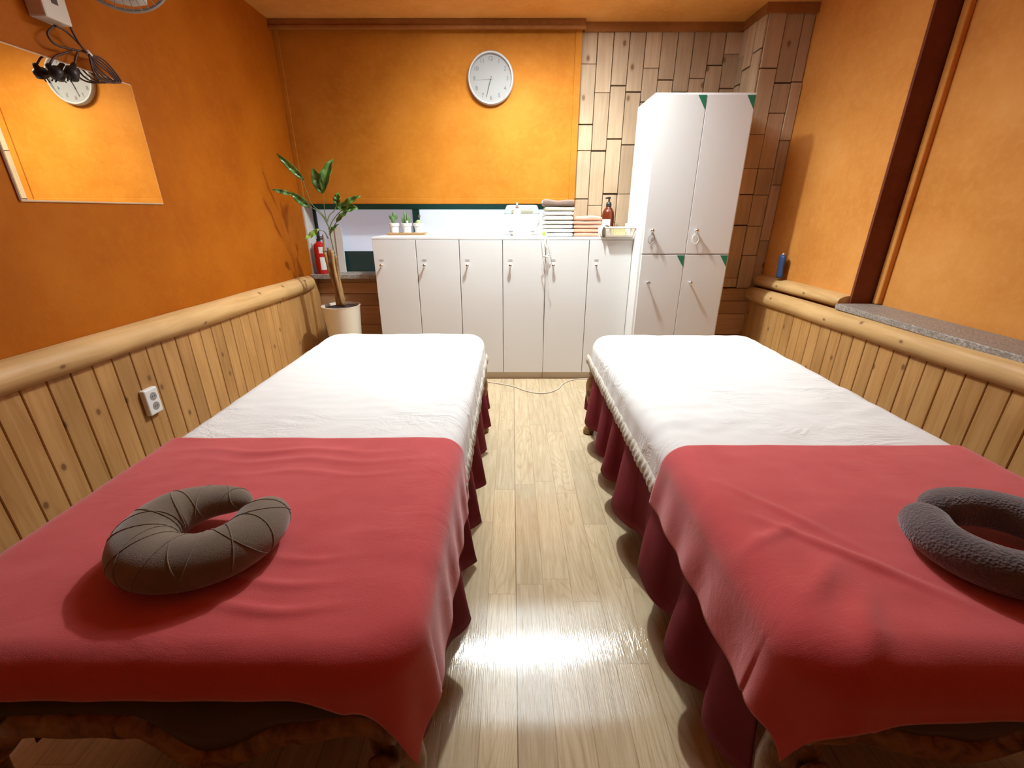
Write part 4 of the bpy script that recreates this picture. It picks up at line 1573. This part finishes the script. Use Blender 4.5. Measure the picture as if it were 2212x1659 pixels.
bm = NB(); superloft(bm, [(0.085, 0.055, 0.0), (0.09, 0.06, 0.01), (0.10, 0.065, 0.03)])
obj('base', bm, M['white_plastic'], t, True)
bm = NB(); superloft(bm, [(0.100, 0.066, 0.032), (0.131, 0.084, 0.075), (0.1365, 0.086, 0.105), (0.135, 0.085, 0.150), (0.130, 0.080, 0.152)])
obj('bowl', bm, M['white_plastic'], t, True)
bm = NB()
superloft(bm, [(0.134, 0.084, 0.1525), (0.133, 0.083, 0.162), (0.126, 0.079, 0.185), (0.115, 0.07, 0.212), (0.10, 0.06, 0.215)])
obj('clear_lid', bm, M['clear'], t, True)
bm = NB(); box(bm, -0.075, 0.08, -0.040, 0.040, 0.156, 0.182, bev=0.008)
obj('folded_tissue', bm, M['t_white'], t)

bx = at(1117, 445, 3.40)
t = empty('squeeze_bottle', (bx.x, 3.40, LZ + 0.0005), 'white squeeze bottle with a brown neck before the clear container', 'bottle')
bm = NB(); lathe(bm, [(0.0001, 0), (0.028, 0), (0.030, 0.008), (0.030, 0.14), (0.026, 0.165), (0.014, 0.185), (0.012, 0.19), (0.0001, 0.19)], n=24)
o = obj('bottle_body', bm, M['white_plastic'], t); smooth_by_angle(o, 40)
bm = NB(); lathe(bm, [(0.0001, 0.19), (0.012, 0.19), (0.010, 0.205), (0.0001, 0.206)], n=16)
obj('neck', bm, M['t_brown'], t, True)
bm = NB(); lathe(bm, [(0.0001, 0.206), (0.007, 0.206), (0.006, 0.222), (0.003, 0.232), (0.0001, 0.233)], n=16)
obj('nozzle', bm, M['white_plastic'], t, True)


# towels
def towel_mesh(w_, d_, h_, sag, seed, layers=2):
    """folded towel: rounded fold at the front, slightly wavy"""
    bm = NB()
    nx, n_ = 18, 24
    rings = []
    for i in range(nx + 1):
        u = i / nx
        x = (u - 0.5) * w_
        e_ = min(1.0, min(u, 1 - u) * 14)
        sc = 0.72 + 0.28 * math.sqrt(max(0, 1 - (1 - e_) ** 2))
        ring = []
        for k in range(n_):
            a = 2 * PI * k / n_
            c_, s_ = math.cos(a), math.sin(a)
            yy = d_ / 2 * math.copysign(abs(c_) ** 0.35, c_)
            zz = h_ / 2 * math.copysign(abs(s_) ** 0.6, s_) * sc
            top = sag * (noise.noise(Vector((x * 14, seed, yy * 5))) + 0.5 * math.sin(x * 30 + seed)) if s_ > 0 else 0
            crease = -0.0035 * math.exp(-((s_ * 3.2) ** 2)) * (1 if c_ < 0 else 0) * (1 if layers > 1 else 0)
            ring.append(bm.verts.new((x, yy - crease * 1.0, h_ / 2 + zz + top)))
        rings.append(ring)
    for a, b in zip(rings[:-1], rings[1:]):
        for k in range(n_): bm.faces.new([a[k], a[(k + 1) % n_], b[(k + 1) % n_], b[k]])
    bm.faces.new(rings[0]); bm.faces.new(rings[-1])
    return bm


def place_towel(name, w_, d_, h_, x, y, z, m, seed, sag, label, cat, group, rz=0.0):
    o_ = obj(name, towel_mesh(w_, d_, h_, sag, seed), m, None, True)
    o_.location = (x, y, z); o_.rotation_euler = (0, 0, rz)
    return tag(o_, label, cat, group)


def ordn(k): return ['lowest', 'second from the bottom', 'third from the bottom', 'fourth from the bottom', 'fifth from the bottom'][k]


z = LZ + 0.0008
xt = 0.333
hs = [0.027, 0.026, 0.026, 0.026, 0.030, 0.030, 0.028]
nm = ['white folded towel, lowest of the tall towel stack', 'white folded towel, second from the bottom of the tall stack', 'white folded towel, third from the bottom of the tall stack',
      'white folded towel, fourth from the bottom of the tall stack', 'white folded towel, fifth from the bottom of the tall stack', 'ivory folded towel just under the cream one in the tall stack',
      'cream yellow folded towel right under the brown one']
for k in range(7):
    m_ = M['t_white'] if k < 5 else (M['t_white'] if k == 5 else M['t_cream'])
    place_towel('folded_towel', 0.212 + (0.0, 0.004, -0.002, 0.006, -0.006, 0.0, -0.004)[k], 0.20, hs[k], xt + (0.0, 0.004, 0.0, -0.002, 0.0, 0.003, 0.008)[k], 3.42, z, m_, k * 1.7, 0.0012, nm[k], 'towel', 'folded towels of the tall stack', 0.02 * math.sin(k * 2.1))
    z += hs[k] + 0.0012
place_towel('folded_towel', 0.222, 0.20, 0.046, xt - 0.002, 3.42, z, M['t_brown'], 4.4, 0.007, 'brown folded towel on top of the tall stack', 'towel', 'folded towels of the tall stack', -0.03)
z = LZ + 0.0008
for k in range(5):
    h_ = 0.0255 if k < 4 else 0.030
    place_towel('folded_towel', 0.205, 0.18, h_, 0.545 + (0.004, 0.0, 0.003, -0.002, 0.0)[k], 3.42, z, M['t_salmon'], 8 + k * 1.3, 0.0015 if k < 4 else 0.005,
                'salmon pink folded towel, ' + ['lowest of its short stack', 'second from the bottom of the short stack', 'middle one of the short stack', 'second from the top of the short stack', 'topmost of the short stack'][k],
                'towel', 'salmon towels of the short stack', 0.03 * math.sin(k * 3))
    z += h_ + 0.0012

# amber pump bottle
bp = at(1313, 470, 3.58)
t = empty('pump_bottle', (bp.x, 3.58, LZ + 0.0005), 'amber brown pump bottle with a white label behind the basket', 'bottle')
bm = NB(); lathe(bm, [(0.0001, 0), (0.048, 0), (0.048, 0.006), (0.048, 0.135), (0.043, 0.165), (0.030, 0.190), (0.020, 0.198), (0.018, 0.205), (0.0001, 0.205)], n=36)
o = obj('glass_body', bm, M['amber'], t); smooth_by_angle(o, 40)
bm = NB(); lathe(bm, [(0.0001, 0.205), (0.021, 0.205), (0.020, 0.225), (0.016, 0.235), (0.007, 0.238), (0.006, 0.262), (0.0001, 0.262)], n=20)
tube(bm, [(0.006, 0, 0.264), (-0.002, -0.0, 0.267), (-0.028, -0.01, 0.262)], 0.0055, 8)
lathe(bm, [(0.0001, 0.258), (0.011, 0.258), (0.010, 0.272), (0.0001, 0.273)], n=14)
obj('pump_head', bm, M['rubber'], t)
bm = NB(); wrap_label(bm, 0.0484, 0.03, 0.115, -2.75, -1.35)
obj('label', bm, M['label_paper'], t)

# white plastic basket with things in it
bx0, bx1, by0, by1 = 0.652, 0.862, 3.215, 3.40
t = empty('plastic_basket', ((bx0 + bx1) / 2, (by0 + by1) / 2, LZ + 0.0005), 'small slatted beige plastic basket overhanging the low locker edge', 'basket')
hw, hd = (bx1 - bx0) / 2, (by1 - by0) / 2
bm = NB()
BH = 0.062
box(bm, -hw + 0.012, hw - 0.012, -hd + 0.012, hd - 0.012, 0.0, 0.004)
for zz, s_ in ((0.004, 0.012), (0.013, 0.010), (BH, 0.0)):
    a, b = hw - s_, hd - s_
    tube(bm, [(-a, -b, zz), (a, -b, zz), (a, b, zz), (-a, b, zz)], 0.0028 if zz < BH else 0.0045, 8, closed=True)
obj('basket_frame', bm, M['off_plastic'], t)
bm = NB()
nsl = 26
for i in range(nsl + 1):
    u = -1 + 2 * i / nsl
    for sy in (-1, 1):
        tube(bm, [(u * (hw - 0.012), sy * (hd - 0.012), 0.004), (u * hw, sy * hd, BH)], 0.0018, 5)
for i in range(21):
    u = -1 + 2 * i / 20
    for sx in (-1, 1):
        tube(bm, [(sx * (hw - 0.012), u * (hd - 0.012), 0.004), (sx * hw, u * hd, BH)], 0.0018, 5)
obj('slats', bm, M['off_plastic'], t)
bm = NB(); box(bm, -0.045, 0.045, -0.03, 0.03, 0, 0.055, bev=0.003)
o = obj('soap_box', bm, M['yellow_box']); o.location = (0.762, 3.30, LZ + 0.006); o.rotation_euler = (0, 0, 0.05)
tag(o, 'pale yellow carton standing in the slatted basket', 'box')
bm = NB(); box(bm, -0.020, 0.020, -0.014, 0.014, 0, 0.086, bev=0.006, seg=3)
o = obj('white_tub', bm, M['white_plastic']); o.location = (0.832, 3.31, LZ + 0.006)
tag(o, 'small white tub at the right end of the slatted basket', 'tub')
# white cloth hanging over the basket's left rim
bm = NB()
V = []
for i in range(19):
    u = i / 18
    row = []
    P = [(0.635, LZ + 0.003), (0.628, LZ + 0.03), (0.634, LZ + 0.066), (0.652, LZ + 0.077), (0.672, LZ + 0.074), (0.695, LZ + 0.066)]
    C2 = catmull([(a, 0, b) for a, b in P], 4)
    for k, q_ in enumerate(C2):
        row.append(bm.verts.new((q_.x + 0.004 * math.sin(u * 9 + k * .3), 3.225 + 0.13 * u, max(q_.z + 0.005 * math.sin(u * 7 + k * 0.5), LZ + 0.002))))
    V.append(row)
for a, b in zip(V[:-1], V[1:]):
    for k in range(len(a) - 1): bm.faces.new([a[k], a[k + 1], b[k + 1], b[k]])
o = obj('wash_cloth', bm, M['t_white'], None, True); solidify(o, 0.005, 1)
tag(o, 'white wash cloth hanging over the left rim of the basket', 'cloth')

# lime round gadget and hanging cables
g = at(1175, 500, 3.30)
t = empty('plug_adapter', (g.x, 3.31, LZ + 0.0005), 'white plug adapter with a lime green round button by the tall towel stack', 'adapter')
bm = NB(); box(bm, -0.025, 0.025, -0.02, 0.03, 0.0, 0.030, bev=0.005)
obj('adapter_body', bm, M['white_plastic'], t)
bm = NB(); lathe(bm, [(0.0001, 0.020), (0.015, 0.020), (0.016, 0.025), (0.010, 0.030), (0.0001, 0.031)], (0, 0, 0.024), 24, M=RxM, sx=0.8)
obj('lime_button', bm, M['lime'], t, True)

t = empty('hanging_cables', (g.x, 3.255, LZ), 'thin white cables hanging down the front of the low lockers', 'cable')
T0 = Matrix.Translation(-Vector(t.location))
for k, (L, r_) in enumerate(((((1168, 512), (1173, 535), (1177, 552), (1190, 548), (1186, 520), (1178, 508)), 0.0022),
             (((1177, 508), (1178, 530), (1186, 545), (1180, 556), (1170, 570), (1174, 590), (1176, 600), (1175, 628)), 0.0028),
             (((1184, 512), (1183, 535), (1180, 555), (1184, 575), (1184, 595), (1183, 602), (1189, 616), (1185, 624)), 0.0014),
             (((1179, 508), (1179, 530), (1177, 555), (1179, 600), (1174, 640), (1172, 806)), 0.0016))):
    P = []
    for j, (px, py) in enumerate(L):
        P.append(at(px, py, 3.240 - 0.006 * (k % 3)) if py > 515 else Vector((at(px, 512, 3.25).x, 3.262, LZ + 0.004)))
    bm = NB(); tube(bm, catmull(P, 6), r_, 7); bm.transform(T0)
    obj('cable', bm, M['cord_white'], t, True)
bm = NB()
tube(bm, [at(1174, 552, 3.232), at(1184, 556, 3.232)], 0.006, 8); bm.transform(T0)
obj('cable_tie', bm, M['cord_white'], t)

# floor cable
P = [at_z(px, py, 0.004) for px, py in ((1020, 826), (1043, 824), (1080, 829), (1110, 835), (1135, 844), (1160, 849), (1185, 848), (1205, 840), (1218, 828), (1240, 820), (1275, 818.5), (1300, 819))]
for p_ in P: p_.z = 0.0045
bm = NB(); tube(bm, catmull(P, 8), 0.004, 8)
o = obj('floor_cable', bm, M['off_plastic'], None, True)
tag(o, 'thin beige cable lying in a curve on the floor before the lockers', 'cable')

# blue grip standing on the short log
b0 = at_x(1683, 600, 1.885)
t = empty('blue_handle', (1.885, b0.y, b0.z), 'blue rubber tool grip standing on the short log by the block wall', 'tool')
bm = NB()
prof = [(0.022, 0.0), (0.024, 0.02), (0.021, 0.06), (0.022, 0.11), (0.025, 0.140), (0.018, 0.155), (0.0001, 0.158)]
lathe(bm, [(0.0001, 0.0)] + prof, (0, 0, 0), 20, sx=0.8, sy=1.35)
bm.transform(Matrix.Rotation(-0.05, 4, 'Y'))
obj('grip', bm, M['blue'], t, True)
bm = NB(); lathe(bm, [(0.0001, 0.0), (0.007, 0.0), (0.006, 0.010), (0.0001, 0.012)], (-0.006, 0, 0.155), 12)
obj('grip_tip', bm, M['white_plastic'], t, True)
